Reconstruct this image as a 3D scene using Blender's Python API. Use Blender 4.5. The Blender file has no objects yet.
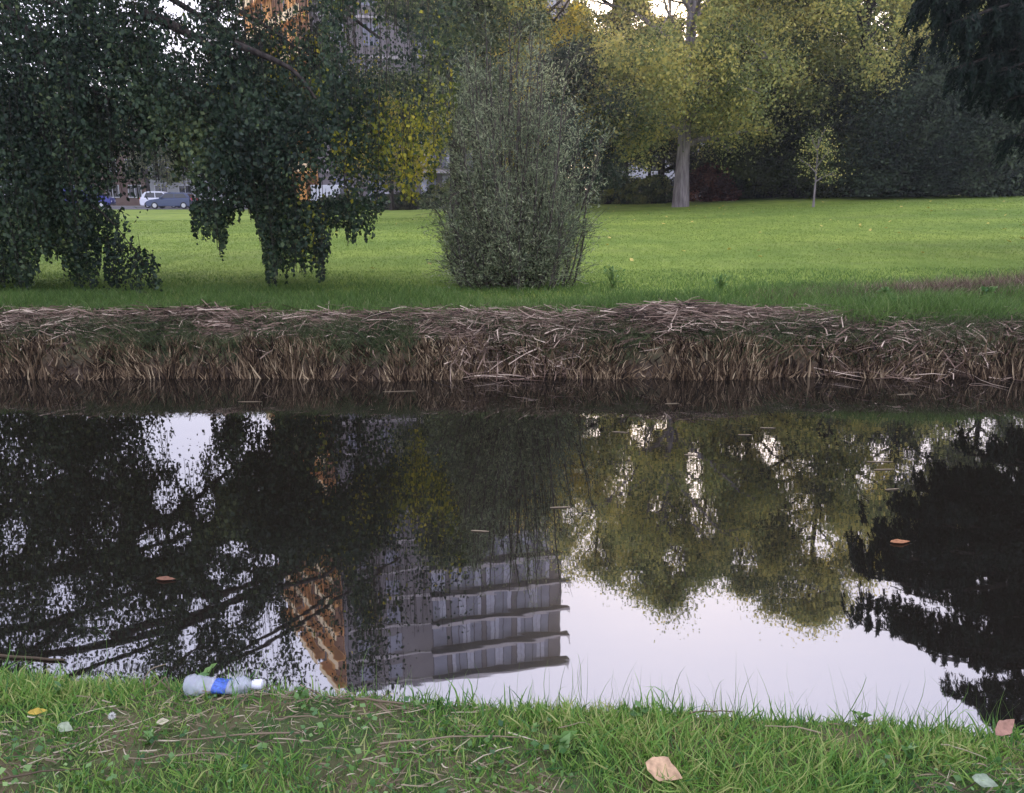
import bpy, math, random
import numpy as np
from mathutils import Vector
random.seed(5)
VEIL = .0009
rng = np.random.default_rng(11)
R = math.radians
C = bpy.context.scene.collection
scene = bpy.context.scene

# ------------------------------------------------------------------ camera
CAMH, PITCH, FPX = 2.0, R(14.2), 800.0
cam_d = bpy.data.cameras.new('camera'); cam = bpy.data.objects.new('camera', cam_d); C.objects.link(cam)
cam.location = (0, 0, CAMH); cam.rotation_euler = (R(90) - PITCH, 0, 0)
cam_d.sensor_width = 36; cam_d.lens = FPX / 1024 * 36
cam_d.clip_start = .05; cam_d.clip_end = 3000
scene.camera = cam
FW = np.array([0, math.cos(PITCH), -math.sin(PITCH)]); UP = np.array([0, math.sin(PITCH), math.cos(PITCH)])
def ray(px, py): return np.array([px - 512., 0, 0]) + (396.5 - py) * UP + FPX * FW
def P(px, py, Y):
    d = ray(px, py); return np.array([0, 0, CAMH]) + d * (Y / d[1])
def PZ(px, py, z):
    d = ray(px, py); return np.array([0, 0, CAMH]) + d * ((z - CAMH) / d[2])
def PR(px, py, Y):
    d = ray(px, py); d[2] *= -1; return np.array([0, 0, -CAMH]) + d * (Y / d[1])
def proj(X, mirror=False):
    X = np.array(X, float); z = X[:, 2] * (-1 if mirror else 1) - CAMH
    dz = X[:, 1] * FW[1] + z * FW[2]; dy = X[:, 1] * UP[1] + z * UP[2]
    return 512 + FPX * X[:, 0] / dz, 396.5 - FPX * dy / dz

# ------------------------------------------------------------------ materials
def newmat(name):
    m = bpy.data.materials.new(name); m.use_nodes = True; nt = m.node_tree; nt.nodes.clear()
    out = nt.nodes.new('ShaderNodeOutputMaterial'); return m, nt, out
def N(nt, t, **kw):
    n = nt.nodes.new(t)
    for k, v in kw.items(): setattr(n, k, v)
    return n
def ramp(nt, stops, interp='LINEAR'):
    r = N(nt, 'ShaderNodeValToRGB'); r.color_ramp.interpolation = interp
    els = r.color_ramp.elements
    while len(els) < len(stops): els.new(.5)
    for e, (p, c) in zip(els, stops): e.position = p; e.color = (*c, 1)
    return r
def principled(nt, col=None, rough=.6, spec=.3, metal=0):
    b = N(nt, 'ShaderNodeBsdfPrincipled'); b.inputs['Roughness'].default_value = rough
    b.inputs['Specular IOR Level'].default_value = spec; b.inputs['Metallic'].default_value = metal
    if col: b.inputs['Base Color'].default_value = (*col, 1)
    return b
def plain(name, col, rough=.6, spec=.3, metal=0, var=.12, scale=3.0):
    m, nt, out = newmat(name); b = principled(nt, None, rough, spec, metal)
    g = N(nt, 'ShaderNodeNewGeometry'); no = N(nt, 'ShaderNodeTexNoise'); no.inputs['Scale'].default_value = scale
    no.inputs['Detail'].default_value = 5
    nt.links.new(g.outputs['Position'], no.inputs['Vector'])
    r = ramp(nt, [(.3, tuple(c * (1 - var) for c in col)), (.7, tuple(min(1, c * (1 + var)) for c in col))])
    nt.links.new(no.outputs['Fac'], r.inputs['Fac']); nt.links.new(r.outputs['Color'], b.inputs['Base Color'])
    nt.links.new(b.outputs[0], out.inputs[0]); return m
def leafmat(name, cols, transl=.35, rough=.55, spec=.25):
    m, nt, out = newmat(name)
    a = N(nt, 'ShaderNodeAttribute', attribute_name='tint')
    k = len(cols); r = ramp(nt, [((i + .5) / k, c) for i, c in enumerate(cols)])
    nt.links.new(a.outputs['Fac'], r.inputs['Fac'])
    b = principled(nt, None, rough, spec); t = N(nt, 'ShaderNodeBsdfTranslucent'); mx = N(nt, 'ShaderNodeMixShader')
    mx.inputs[0].default_value = transl
    nt.links.new(r.outputs[0], b.inputs['Base Color']); nt.links.new(r.outputs[0], t.inputs['Color'])
    nt.links.new(b.outputs[0], mx.inputs[1]); nt.links.new(t.outputs[0], mx.inputs[2]); nt.links.new(mx.outputs[0], out.inputs[0])
    return m
def barkmat(name, c1, c2, sc=14):
    m, nt, out = newmat(name); b = principled(nt, None, .85, .15)
    g = N(nt, 'ShaderNodeNewGeometry'); mp = N(nt, 'ShaderNodeMapping'); mp.inputs['Scale'].default_value = (sc, sc, sc * .16)
    no = N(nt, 'ShaderNodeTexNoise'); no.inputs['Scale'].default_value = 1; no.inputs['Detail'].default_value = 7
    nt.links.new(g.outputs['Position'], mp.inputs[0]); nt.links.new(mp.outputs[0], no.inputs['Vector'])
    r = ramp(nt, [(.35, c1), (.65, c2)]); nt.links.new(no.outputs[0], r.inputs[0]); nt.links.new(r.outputs[0], b.inputs['Base Color'])
    bu = N(nt, 'ShaderNodeBump'); bu.inputs['Strength'].default_value = .7; bu.inputs['Distance'].default_value = .03
    nt.links.new(no.outputs[0], bu.inputs['Height']); nt.links.new(bu.outputs[0], b.inputs['Normal'])
    nt.links.new(b.outputs[0], out.inputs[0]); return m

M = {}
M['weep'] = leafmat('weeping_leaves', [(.010, .022, .014), (.026, .050, .026), (.055, .09, .042), (.14, .18, .065)], .3, .5)
M['weep_y'] = leafmat('weeping_leaves_yellow', [(.07, .10, .02), (.22, .24, .03), (.45, .40, .035), (.66, .54, .06)], .5, .5)
M['willow'] = leafmat('shrub_leaves', [(.09, .12, .065), (.19, .235, .13), (.31, .355, .20), (.46, .49, .28)], .35, .5)
M['conifer'] = leafmat('conifer_needles', [(.006, .012, .010), (.012, .022, .016), (.02, .034, .022)], .1, .7, .1)
M['gold'] = leafmat('golden_leaves', [(.20, .19, .04), (.48, .40, .05), (.75, .58, .07), (.85, .70, .16)], .55)
M['olive'] = leafmat('olive_leaves', [(.08, .105, .04), (.21, .25, .085), (.38, .41, .14), (.68, .59, .17)], .55)
M['green'] = leafmat('green_leaves', [(.04, .06, .03), (.09, .125, .05), (.17, .21, .08), (.30, .31, .10)], .45)
M['dark'] = leafmat('dark_leaves', [(.014, .022, .010), (.035, .05, .02), (.085, .10, .035)], .25, .6, .15)
M['dusk'] = leafmat('bluish_leaves', [(.018, .03, .02), (.035, .055, .034), (.075, .10, .055)], .25, .6, .15)
M['rust'] = leafmat('rust_leaves', [(.05, .02, .015), (.12, .045, .03), (.2, .08, .05)], .3)
M['grass'] = leafmat('grass_blades', [(.09, .14, .03), (.145, .22, .04), (.21, .30, .055), (.31, .37, .10)], .35, .5)
M['grass_dk'] = leafmat('long_grass_blades', [(.055, .10, .028), (.095, .175, .04), (.15, .25, .06), (.28, .33, .13)], .4, .5)
M['slope'] = leafmat('slope_growth', [(.03, .04, .02), (.06, .09, .035), (.12, .15, .06), (.32, .27, .18)], .3)
M['fgrass'] = leafmat('foreground_grass', [(.06, .16, .05), (.13, .28, .06), (.24, .40, .08), (.50, .50, .20)], .4, .45)
M['straw'] = leafmat('dead_reed', [(.018, .012, .009), (.105, .066, .048), (.26, .185, .135), (.62, .50, .38)], .12, .7, .15)
M['stub'] = leafmat('cut_reed_stubs', [(.016, .010, .006), (.095, .062, .036), (.24, .17, .10), (.56, .44, .27)], .15, .7, .15)
M['straw_f'] = leafmat('foreground_straw', [(.07, .05, .03), (.17, .125, .08), (.32, .26, .17), (.55, .48, .34)], .15, .65)
M['weedleaf'] = leafmat('broad_weed_leaves', [(.04, .11, .035), (.085, .19, .055), (.15, .28, .08), (.28, .42, .14)], .3, .4, .4)
M['bark'] = barkmat('dark_bark', (.02, .016, .014), (.06, .05, .042))
M['bark_p'] = barkmat('poplar_bark', (.13, .11, .11), (.30, .26, .26), 9)
M['bark_s'] = barkmat('shrub_bark', (.035, .03, .025), (.13, .115, .095), 30)

# ------------------------------------------------------------------ mesh helpers
def mesh_np(name, V, F, mat, tint=None, parent=None, smooth=False, loc=None, mats=None, mi=None):
    V = np.asarray(V, np.float32); F = np.asarray(F, np.int32)
    me = bpy.data.meshes.new(name); k = F.shape[1]
    me.vertices.add(len(V)); me.vertices.foreach_set('co', V.ravel())
    me.loops.add(F.size); me.loops.foreach_set('vertex_index', F.ravel())
    me.polygons.add(len(F)); me.polygons.foreach_set('loop_start', np.arange(0, F.size, k, dtype=np.int32))
    if smooth: me.polygons.foreach_set('use_smooth', np.ones(len(F), bool))
    if tint is not None:
        a = me.attributes.new('tint', 'FLOAT', 'FACE'); a.data.foreach_set('value', np.asarray(tint, np.float32))
    if mats:
        for m in mats: me.materials.append(m)
        me.polygons.foreach_set('material_index', np.asarray(mi, np.int32))
    else: me.materials.append(mat)
    me.update(calc_edges=True)
    o = bpy.data.objects.new(name, me); C.objects.link(o)
    if loc is not None: o.location = loc
    if parent: o.parent = parent
    return o
def tag(o, label=None, cat=None, group=None, kind=None):
    if label: o['label'] = label
    if cat: o['category'] = cat
    if group: o['group'] = group
    if kind: o['kind'] = kind
    return o
def empty(name, loc, rz=0):
    o = bpy.data.objects.new(name, None); C.objects.link(o); o.location = [float(v) for v in loc]; o.rotation_euler = (0, 0, rz)
    o.empty_display_size = .2; return o
def copy_tree(o, parent=None):
    c = o.copy(); C.objects.link(c)
    if parent: c.parent = parent
    for ch in list(o.children): copy_tree(ch, c)
    return c
def unit(v): return v / np.maximum(np.linalg.norm(v, axis=-1, keepdims=True), 1e-9)
def tubes(paths, sides=6):
    VV, FF, off = [], [], 0
    ang = np.linspace(0, 2 * math.pi, sides, endpoint=False)
    for pts, rad in paths:
        pts = np.asarray(pts, float); n = len(pts); rad = np.broadcast_to(np.asarray(rad, float), (n,))
        t = unit(np.gradient(pts, axis=0)); ref = np.where(np.abs(t[:, 2:3]) > .9, [[1., 0, 0]], [[0, 0, 1.]])
        a = unit(np.cross(t, ref)); b = np.cross(t, a)
        V = pts[:, None] + rad[:, None, None] * (np.cos(ang)[None, :, None] * a[:, None] + np.sin(ang)[None, :, None] * b[:, None])
        VV.append(V.reshape(-1, 3))
        i = np.arange(n - 1)[:, None] * sides; j = np.arange(sides)[None]; j2 = (j + 1) % sides
        FF.append(np.stack([i + j, i + j2, i + sides + j2, i + sides + j], -1).reshape(-1, 4) + off); off += n * sides
    return np.concatenate(VV), np.concatenate(FF)
def leaves(c, size, elong=1.6, axis=None, jit=.8, fold=.0):
    n = len(c); size = np.broadcast_to(size, (n,))[:, None]
    a = rng.normal(size=(n, 3)) if axis is None else np.asarray(axis) + rng.normal(size=(n, 3)) * jit
    a = unit(a); b = unit(np.cross(a, rng.normal(size=(n, 3))))
    L = size * a; W = size / elong * b
    V = np.stack([c - L * .5, c + W * .5 - L * .05, c + L * .5, c - W * .5 - L * .05], 1).reshape(-1, 3)
    return V, np.arange(4 * n).reshape(n, 4)
def blades(base, tip, width, bend=None, segs=3, taper=1.5, face=None):
    """ribbons from base to tip, bulging by bend in the middle"""
    n = len(base); width = np.broadcast_to(width, (n,))[:, None, None]
    t = np.linspace(0, 1, segs + 1)[None, :, None]
    if bend is None: bend = np.zeros((n, 3))
    ctr = base[:, None] + (tip - base)[:, None] * t + bend[:, None] * (4 * t * (1 - t))
    d = unit(tip - base)
    r = rng.normal(size=(n, 3)) if face is None else face + rng.normal(size=(n, 3)) * .35
    s = unit(np.cross(d, r))[:, None] * width * .5 * (1 - .93 * t ** taper)
    V = np.stack([ctr - s, ctr + s], 2).reshape(n, -1, 3)
    k = np.arange(segs)[None, :, None] * 2; F = np.concatenate([k, k + 1, k + 3, k + 2], 2) + (np.arange(n) * 2 * (segs + 1))[:, None, None]
    return V.reshape(-1, 3), F.reshape(-1, 4)
def rep(t, k): return np.repeat(t, k)
def merge(parts):
    V, F, T, off = [], [], [], 0
    for v, f, t in parts:
        V.append(v); F.append(f + off); T.append(np.broadcast_to(t, (len(f),))); off += len(v)
    return np.concatenate(V), np.concatenate(F), np.concatenate(T)
def sn(x, s=0):   # smooth pseudo noise
    return (np.sin(x * 1.7 + s) + np.sin(x * 3.1 + s * 2.3 + 1) * .6 + np.sin(x * 6.7 + s * 1.1 + 2) * .35 + np.sin(x * 13.3 + s * 3 + .5) * .2) / 2.15
def sn2(x, y, s=0): return (sn(x * .8 + y * .45, s) + sn(y * .9 - x * .5, s + 4)) * .6

class MB:
    """boxes, prisms and lathes collected into one mesh"""
    def __init__(s): s.v = []; s.f = []; s.m = []
    def poly(s, vs, fs, mi=0):
        o = len(s.v); s.v += [tuple(map(float, v)) for v in vs]
        for f in fs: s.f.append([i + o for i in f]); s.m.append(mi)
    def box(s, x0, x1, y0, y1, z0, z1, mi=0):
        vs = [(x, y, z) for z in (z0, z1) for y in (y0, y1) for x in (x0, x1)]
        s.poly(vs, [(0, 2, 3, 1), (4, 5, 7, 6), (0, 1, 5, 4), (2, 6, 7, 3), (0, 4, 6, 2), (1, 3, 7, 5)], mi)
    def prism(s, prof, y0, y1, mi=0, ins=0):
        n = len(prof); cx = sum(p[0] for p in prof) / n; cz = sum(p[1] for p in prof) / n
        vs = [(x, y0, z) for x, z in prof] + [(x, y1, z) for x, z in prof]
        fs = [tuple(range(n)), tuple(range(2 * n - 1, n - 1, -1))] + [(i, i + n, (i + 1) % n + n, (i + 1) % n) for i in range(n)]
        s.poly(vs, fs, mi)
    def cyl(s, c, r, h, ax='y', n=20, mi=0, r2=None):
        r2 = r if r2 is None else r2; vs = []
        for k, rr in ((-h / 2, r), (h / 2, r2)):
            for i in range(n):
                a = 2 * math.pi * i / n; u, v = rr * math.cos(a), rr * math.sin(a)
                vs.append({'y': (c[0] + u, c[1] + k, c[2] + v), 'z': (c[0] + u, c[1] + v, c[2] + k), 'x': (c[0] + k, c[1] + u, c[2] + v)}[ax])
        s.poly(vs, [tuple(range(n))[::-1], tuple(range(n, 2 * n))] + [(i, (i + 1) % n, (i + 1) % n + n, i + n) for i in range(n)], mi)
    def build(s, name, mats, parent=None, bevel=0, smooth=False):
        me = bpy.data.meshes.new(name); me.from_pydata(s.v, [], s.f)
        if not isinstance(mats, (list, tuple)): mats = [mats]
        for m in mats: me.materials.append(m)
        me.polygons.foreach_set('material_index', s.m); me.update()
        if smooth: me.polygons.foreach_set('use_smooth', [True] * len(s.f))
        o = bpy.data.objects.new(name, me); C.objects.link(o)
        if parent: o.parent = parent
        if bevel:
            b = o.modifiers.new('bevel', 'BEVEL'); b.width = bevel; b.segments = 2; b.limit_method = 'ANGLE'
        return o

# ------------------------------------------------------------------ terrain
def bank_shift(x): return sn(np.asarray(x) * 1.1, 1) * .10 + sn(np.asarray(x) * .23, 5) * .06
def near_edge(x): return 2.13 - .09 * np.clip(x, -6, 6)
def lawn_z(x, y):
    x = np.asarray(x, float); y = np.asarray(y, float)
    s = np.interp(x, [-30, -8, 0, 8, 24, 50], [0, .004, .012, .018, .042, .05])
    lim = np.interp(x, [0, 10, 24], [58, 56, 40])
    z = .62 + s * (np.clip(y, 10, lim) - 10) * np.clip((74 - y) / 12, 0, 1)
    return z + sn2(x * .35, y * .3) * .03 * np.clip((y - 11) / 6, 0, 1)
def bank_z(x, y):
    """far bank, y measured in world"""
    yy = y - bank_shift(x)
    z = np.interp(yy, [8.4, 8.75, 8.95, 9.3, 9.75, 10.3], [-.5, -.06, .24, .42, .60, .62])
    return z
def ground_z(x, y):
    y = np.asarray(y, float)
    return np.where(y < 10.3, bank_z(x, y), lawn_z(x, y))
NZ = .5
def near_z(x, y):
    e = y - near_edge(x)
    return np.interp(e, [-1.2, -.1, .05, .35, .7], [NZ, NZ, NZ - .04, -.05, -.5]) + sn2(x * 4, y * 5, 3) * .012

xs = np.concatenate([-np.geomspace(600, 16, 26), np.arange(-15, 15.01, .25), np.geomspace(16, 600, 26)])
ny = np.array([-30, -15, -8, -4, -2, -1, 0, .6, 1.0, 1.4, 1.6, 1.8, 1.95, 2.1, 2.15, 2.25, 2.35, 2.5, 2.7, 2.9])
fy = np.concatenate([[8.0, 8.4, 8.6, 8.75, 8.85, 8.95, 9.1, 9.3, 9.5, 9.75, 10, 10.3], np.arange(10.6, 16, .35), np.arange(16, 78, 1.0), np.geomspace(78, 900, 25)])
rows = []
for y in ny:
    sh = -.09 * np.clip(xs, -6, 6) * np.clip((y - .5) / 1, 0, 1); yy = y + sh
    rows.append(np.stack([xs, yy, near_z(xs, yy) if y > -5 else np.full_like(xs, NZ)], 1))
rows.append(np.stack([xs, np.full_like(xs, 5.0), np.full_like(xs, -1.2)], 1))
for y in fy:
    yy = y + (bank_shift(xs) if y < 10.3 else 0); rows.append(np.stack([xs, yy + 0 * xs, ground_z(xs, yy + 0 * xs)], 1))
V = np.concatenate(rows); nx = len(xs); nr = len(rows)
i = np.arange(nr - 1)[:, None] * nx; j = np.arange(nx - 1)[None]
F = np.stack([i + j, i + j + 1, i + nx + j + 1, i + nx + j], -1).reshape(-1, 4)
m, nt, out = newmat('ground_soil_and_lawn'); b = principled(nt, None, .9, .1)
g = N(nt, 'ShaderNodeNewGeometry'); sep = N(nt, 'ShaderNodeSeparateXYZ'); nt.links.new(g.outputs['Position'], sep.inputs[0])
def noise(scale, det=5, vec=(1, 1, 1), rough=.5):
    mp = N(nt, 'ShaderNodeMapping'); mp.inputs['Scale'].default_value = vec; no = N(nt, 'ShaderNodeTexNoise')
    no.inputs['Scale'].default_value = scale; no.inputs['Detail'].default_value = det; no.inputs['Roughness'].default_value = rough
    nt.links.new(g.outputs['Position'], mp.inputs[0]); nt.links.new(mp.outputs[0], no.inputs['Vector']); return no
def mixc(fac, a, bb, mode='MIX'):
    mx = N(nt, 'ShaderNodeMix', data_type='RGBA', blend_type=mode)
    if isinstance(fac, float): mx.inputs[0].default_value = fac
    else: nt.links.new(fac, mx.inputs[0])
    nt.links.new(a, mx.inputs[6]); nt.links.new(bb, mx.inputs[7]); return mx.outputs[2]
def maprange(sock, a, bb, c=0, d=1):
    mr = N(nt, 'ShaderNodeMapRange'); nt.links.new(sock, mr.inputs[0])
    for i_, v in zip((1, 2, 3, 4), (a, bb, c, d)): mr.inputs[i_].default_value = v
    return mr.outputs[0]
n1 = noise(2.2, 6, (1, .35, 1)); n2 = noise(30, 4, (1, .3, 1), .7); n3 = noise(.16, 3, (.5, 1.6, 1))
r1 = ramp(nt, [(.3, (.16, .24, .045)), (.7, (.25, .335, .07))]); nt.links.new(n1.outputs[0], r1.inputs[0])
r3 = ramp(nt, [(.35, (.75, .8, .8)), (.65, (1.25, 1.15, 1.1))]); nt.links.new(n3.outputs[0], r3.inputs[0])
r2 = ramp(nt, [(.3, (.72, .74, .7)), (.7, (1.25, 1.22, 1.2))]); nt.links.new(n2.outputs[0], r2.inputs[0])
lawn = mixc(1.0, mixc(1.0, r1.outputs[0], r2.outputs[0], 'MULTIPLY'), r3.outputs[0], 'MULTIPLY')
# worn brownish band and fallen yellow leaves under the trees
n4 = noise(9, 3, (1, .5, 1), .8); r4 = ramp(nt, [(.62, (0, 0, 0)), (.70, (1, 1, 1))]); nt.links.new(n4.outputs[0], r4.inputs[0])
far = maprange(sep.outputs[1], 30, 50, 0, .75)
mm = N(nt, 'ShaderNodeMath', operation='MULTIPLY'); nt.links.new(r4.outputs[0], mm.inputs[0]); nt.links.new(far, mm.inputs[1])
n5 = noise(.55, 4, (.5, 1.3, 1), .6); r5 = ramp(nt, [(.52, (0, 0, 0)), (.72, (.4, .4, .4))]); nt.links.new(n5.outputs[0], r5.inputs[0])
wr = N(nt, 'ShaderNodeRGB'); wr.outputs[0].default_value = (.20, .21, .08, 1); lawn = mixc(r5.outputs[0], lawn, wr.outputs[0])
yel = N(nt, 'ShaderNodeRGB'); yel.outputs[0].default_value = (.34, .27, .05, 1)
lawn = mixc(mm.outputs[0], lawn, yel.outputs[0])
ns = noise(14, 6, (1, 1, 1), .7); rs = ramp(nt, [(.35, (.022, .016, .012)), (.5, (.06, .042, .03)), (.68, (.13, .10, .07))]); nt.links.new(ns.outputs[0], rs.inputs[0])
grs = ramp(nt, [(.4, (.055, .085, .03)), (.6, (.13, .11, .06))]); nt.links.new(noise(5, 4).outputs[0], grs.inputs[0])
near = mixc(maprange(sep.outputs[2], .1, .45), rs.outputs[0], grs.outputs[0])
col = mixc(maprange(sep.outputs[1], 10.1, 11.2), near, lawn)
nt.links.new(col, b.inputs['Base Color'])
bu = N(nt, 'ShaderNodeBump'); bu.inputs['Strength'].default_value = .5; bu.inputs['Distance'].default_value = .04
nt.links.new(n2.outputs[0], bu.inputs['Height']); nt.links.new(bu.outputs[0], b.inputs['Normal']); nt.links.new(b.outputs[0], out.inputs[0])
gr = mesh_np('ground', V, F, m, smooth=True); tag(gr, kind='structure', label='soil banks and mown green lawn')

# water
m, nt, out = newmat('canal_water')
gl = N(nt, 'ShaderNodeBsdfGlossy'); gl.inputs['Roughness'].default_value = .015; gl.inputs['Color'].default_value = (.93, .92, .95, 1)
df = N(nt, 'ShaderNodeBsdfDiffuse'); df.inputs['Color'].default_value = (.012, .010, .007, 1)
fr = N(nt, 'ShaderNodeFresnel'); fr.inputs['IOR'].default_value = 3.6
g = N(nt, 'ShaderNodeNewGeometry'); mp = N(nt, 'ShaderNodeMapping'); mp.inputs['Scale'].default_value = (1.0, 2.2, 1)
no = N(nt, 'ShaderNodeTexNoise'); no.inputs['Scale'].default_value = 1.6; no.inputs['Detail'].default_value = 3
nt.links.new(g.outputs['Position'], mp.inputs[0]); nt.links.new(mp.outputs[0], no.inputs['Vector'])
bu = N(nt, 'ShaderNodeBump'); bu.inputs['Strength'].default_value = .06; bu.inputs['Distance'].default_value = .008
nt.links.new(no.outputs[0], bu.inputs['Height'])
for s in (gl, fr): nt.links.new(bu.outputs[0], s.inputs['Normal'])
mx = N(nt, 'ShaderNodeMixShader'); nt.links.new(fr.outputs[0], mx.inputs[0]); nt.links.new(df.outputs[0], mx.inputs[1]); nt.links.new(gl.outputs[0], mx.inputs[2])
nt.links.new(mx.outputs[0], out.inputs[0])
w = MB(); w.poly([(-600, 1.2, 0), (600, 1.2, 0), (600, 9.6, 0), (-600, 9.6, 0)], [(0, 1, 2, 3)])
tag(w.build('water', m), kind='structure', label='still dark canal water mirroring trees and sky')

# road
asph = plain('asphalt', (.14, .135, .145), .85, .2, var=.1, scale=2)
w = MB(); w.box(-140, 60, 76, 86, .45, .66); tag(w.build('road', asph), kind='structure')
w = MB(); w.box(-140, 60, 86.02, 89, .45, .78); tag(w.build('pavement', plain('pavement', (.26, .25, .24), .85)), kind='structure')

# ------------------------------------------------------------------ trees
def branchy(seed, H, r0, zb, R0, nl=16, up=.7, peak=.4, spread=1.0, sub=5, wob=.25):
    r_ = np.random.default_rng(seed)
    n = 10; zz = np.linspace(0, H * .95, n); ph = r_.uniform(0, 6, 2)
    T = np.stack([np.sin(zz * .25 + ph[0]) * wob * zz / H, np.sin(zz * .2 + ph[1]) * wob * zz / H, zz], 1); T[0, :2] = 0
    rad = r0 * (1 - zz / (H * 1.02)) ** .8 + .02; rad[0] *= 1.25
    paths = [(T, rad)]; cl = []
    for k in range(nl):
        u = (k + r_.uniform(.1, .9)) / nl; z0 = zb * .75 + (H * .9 - zb * .75) * u
        p0 = np.array([np.interp(z0, zz, T[:, 0]), np.interp(z0, zz, T[:, 1]), z0])
        az = k * 2.4 + r_.uniform(-.5, .5)
        env = R0 * (1 - abs(u - peak) / max(peak, 1 - peak)) ** .6 * (.75 + .25 * r_.random()) + .6
        L = env * 1.15; el = up * (.5 + .9 * u) + r_.uniform(-.15, .15)
        d = np.array([math.cos(az) * math.cos(el), math.sin(az) * math.cos(el), math.sin(el)])
        t = np.linspace(0, 1, 6)[:, None]; drop = np.array([0, 0, -1]) * L * .12
        pts = p0 + d * L * t + drop * t ** 2 + r_.normal(size=(6, 3)) * .06 * L * t * .4
        rr = np.interp(z0, zz, rad) * .5 * (1 - t[:, 0] * .85) + .012
        paths.append((pts, rr))
        for q in range(sub):
            ts = r_.uniform(.3, 1); i0 = min(4, int(ts * 5)); s0 = pts[i0] + (pts[i0 + 1] - pts[i0]) * (ts * 5 - i0)
            dd = unit(d * .6 + r_.normal(size=3) * .7 + np.array([0, 0, .1])); l2 = L * r_.uniform(.2, .42) * spread
            t2 = np.linspace(0, 1, 4)[:, None]; sp = s0 + dd * l2 * t2 + np.array([0, 0, -.18]) * l2 * t2 ** 2
            paths.append((sp, rr[i0] * .45 * (1 - t2[:, 0] * .8) + .008))
            for e in np.linspace(.35, 1, 3): cl.append(s0 + dd * l2 * e)
        cl.append(pts[-1])
    return paths, np.array(cl)
def crown_mesh(cl, n, sig, lsize, elong=1.5, droop=.25, clumptint=.28, axis=None, bias=.5):
    k = len(cl); idx = rng.integers(0, k, n); ct = rng.normal(size=k) * clumptint
    cs = rng.uniform(.55, 1.35, k)
    off = rng.normal(size=(n, 3)) * [1, 1, .75] * sig * cs[idx][:, None]
    off[:, 2] -= np.abs(rng.normal(size=n)) * droop * sig
    c = cl[idx] + off
    V, F = leaves(c, lsize * rng.uniform(.6, 1.3, n), elong, axis)
    t = np.clip(bias + ct[idx] + rng.normal(size=n) * .13, .02, .98)
    return V, F, t
def tree(label, kind, x, y, seed, H, r0, zb, R0, mat, n=50000, ls=.13, sig=.55, extra=(), bark='bark', name='broadleaf_tree', group='tall trees along the back of the lawn', bias=.5, sides=7, **kw):
    z = float(ground_z(x, y)) - .05; root = empty(name, (x, y, z)); tag(root, label, 'tree', group)
    paths, cl = branchy(seed, H, r0, zb, R0, **kw)
    V, F = tubes(paths, sides); mesh_np('trunk', V, F, M[bark], parent=root, smooth=True)
    cl = cl[cl[:, 2] > zb * .8]
    if extra: cl = np.concatenate([cl] + [np.repeat([P(a, b_, Y_) - [x, y, z]], k, 0) + rng.normal(size=(k, 3)) * [s_, s_, s_ * .7] for a, b_, Y_, s_, k in extra])
    V, F, t = crown_mesh(cl, n, sig, ls, bias=bias)
    c = V.reshape(-1, 4, 3).mean(1) + [x, y, z]; pk = np.ones(len(c))
    for mir in (False, True):
        gx, gy = proj(c, mir)
        for (cx, cy, rx, ry, s_) in (TGR if mir else TGD):
            q = ((gx - cx) / rx) ** 2 + ((gy - cy) / ry) ** 2; pk = np.where(q < 1.5, pk * (1 - s_ * np.clip(1.6 - q, 0, 1)), pk)
    k_ = rng.random(len(c)) < pk; V = V.reshape(-1, 4, 3)[k_].reshape(-1, 3); F = F[:len(V) // 4]; t = t[k_]
    mesh_np('crown', V, F, M[mat], t, root)
    return root
def px_x(px, Y, z=1.3): return float((px - 512) / FPX * (Y * FW[1] + (z - CAMH) * FW[2]))
# openings where the sky shows through the crowns (direct view, mirrored view)
TGD = [(683, 0, 22, 22, .97), (662, 6, 13, 14, .95), (690, 32, 9, 12, .9), (558, 6, 12, 16, .95), (602, 4, 16, 10, .95), (580, -5, 40, 10, .8), (640, 22, 10, 9, .8), (868, 12, 12, 16, .8), (885, 20, 9, 12, .8), (840, 40, 8, 9, .6), (744, 55, 8, 8, .7)]
TGR = [(695, 470, 9, 34, 0.85), (705, 520, 16, 25, 0.83), (640, 435, 13, 15, 0.78), (625, 470, 9, 30, 0.55), (655, 505, 9, 9, 0.74), (580, 520, 19, 19, 0.69), (590, 560, 25, 19, 0.74), (675, 560, 12, 18, 0.74), (745, 560, 15, 22, 0.69), (880, 445, 11, 18, 0.78), (926, 450, 6, 10, 0.74),
       (770, 450, 10, 15, 0.64), (865, 485, 9, 22, 0.69), (820, 520, 10, 22, 0.55), (800, 590, 30, 12, 0.64), (860, 545, 9, 19, 0.55), (555, 450, 7, 9, 0.64), (920, 480, 7, 16, 0.64), (740, 480, 9, 13, 0.55), (640, 580, 19, 10, 0.55), (720, 590, 15, 15, 0.55)]
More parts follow.
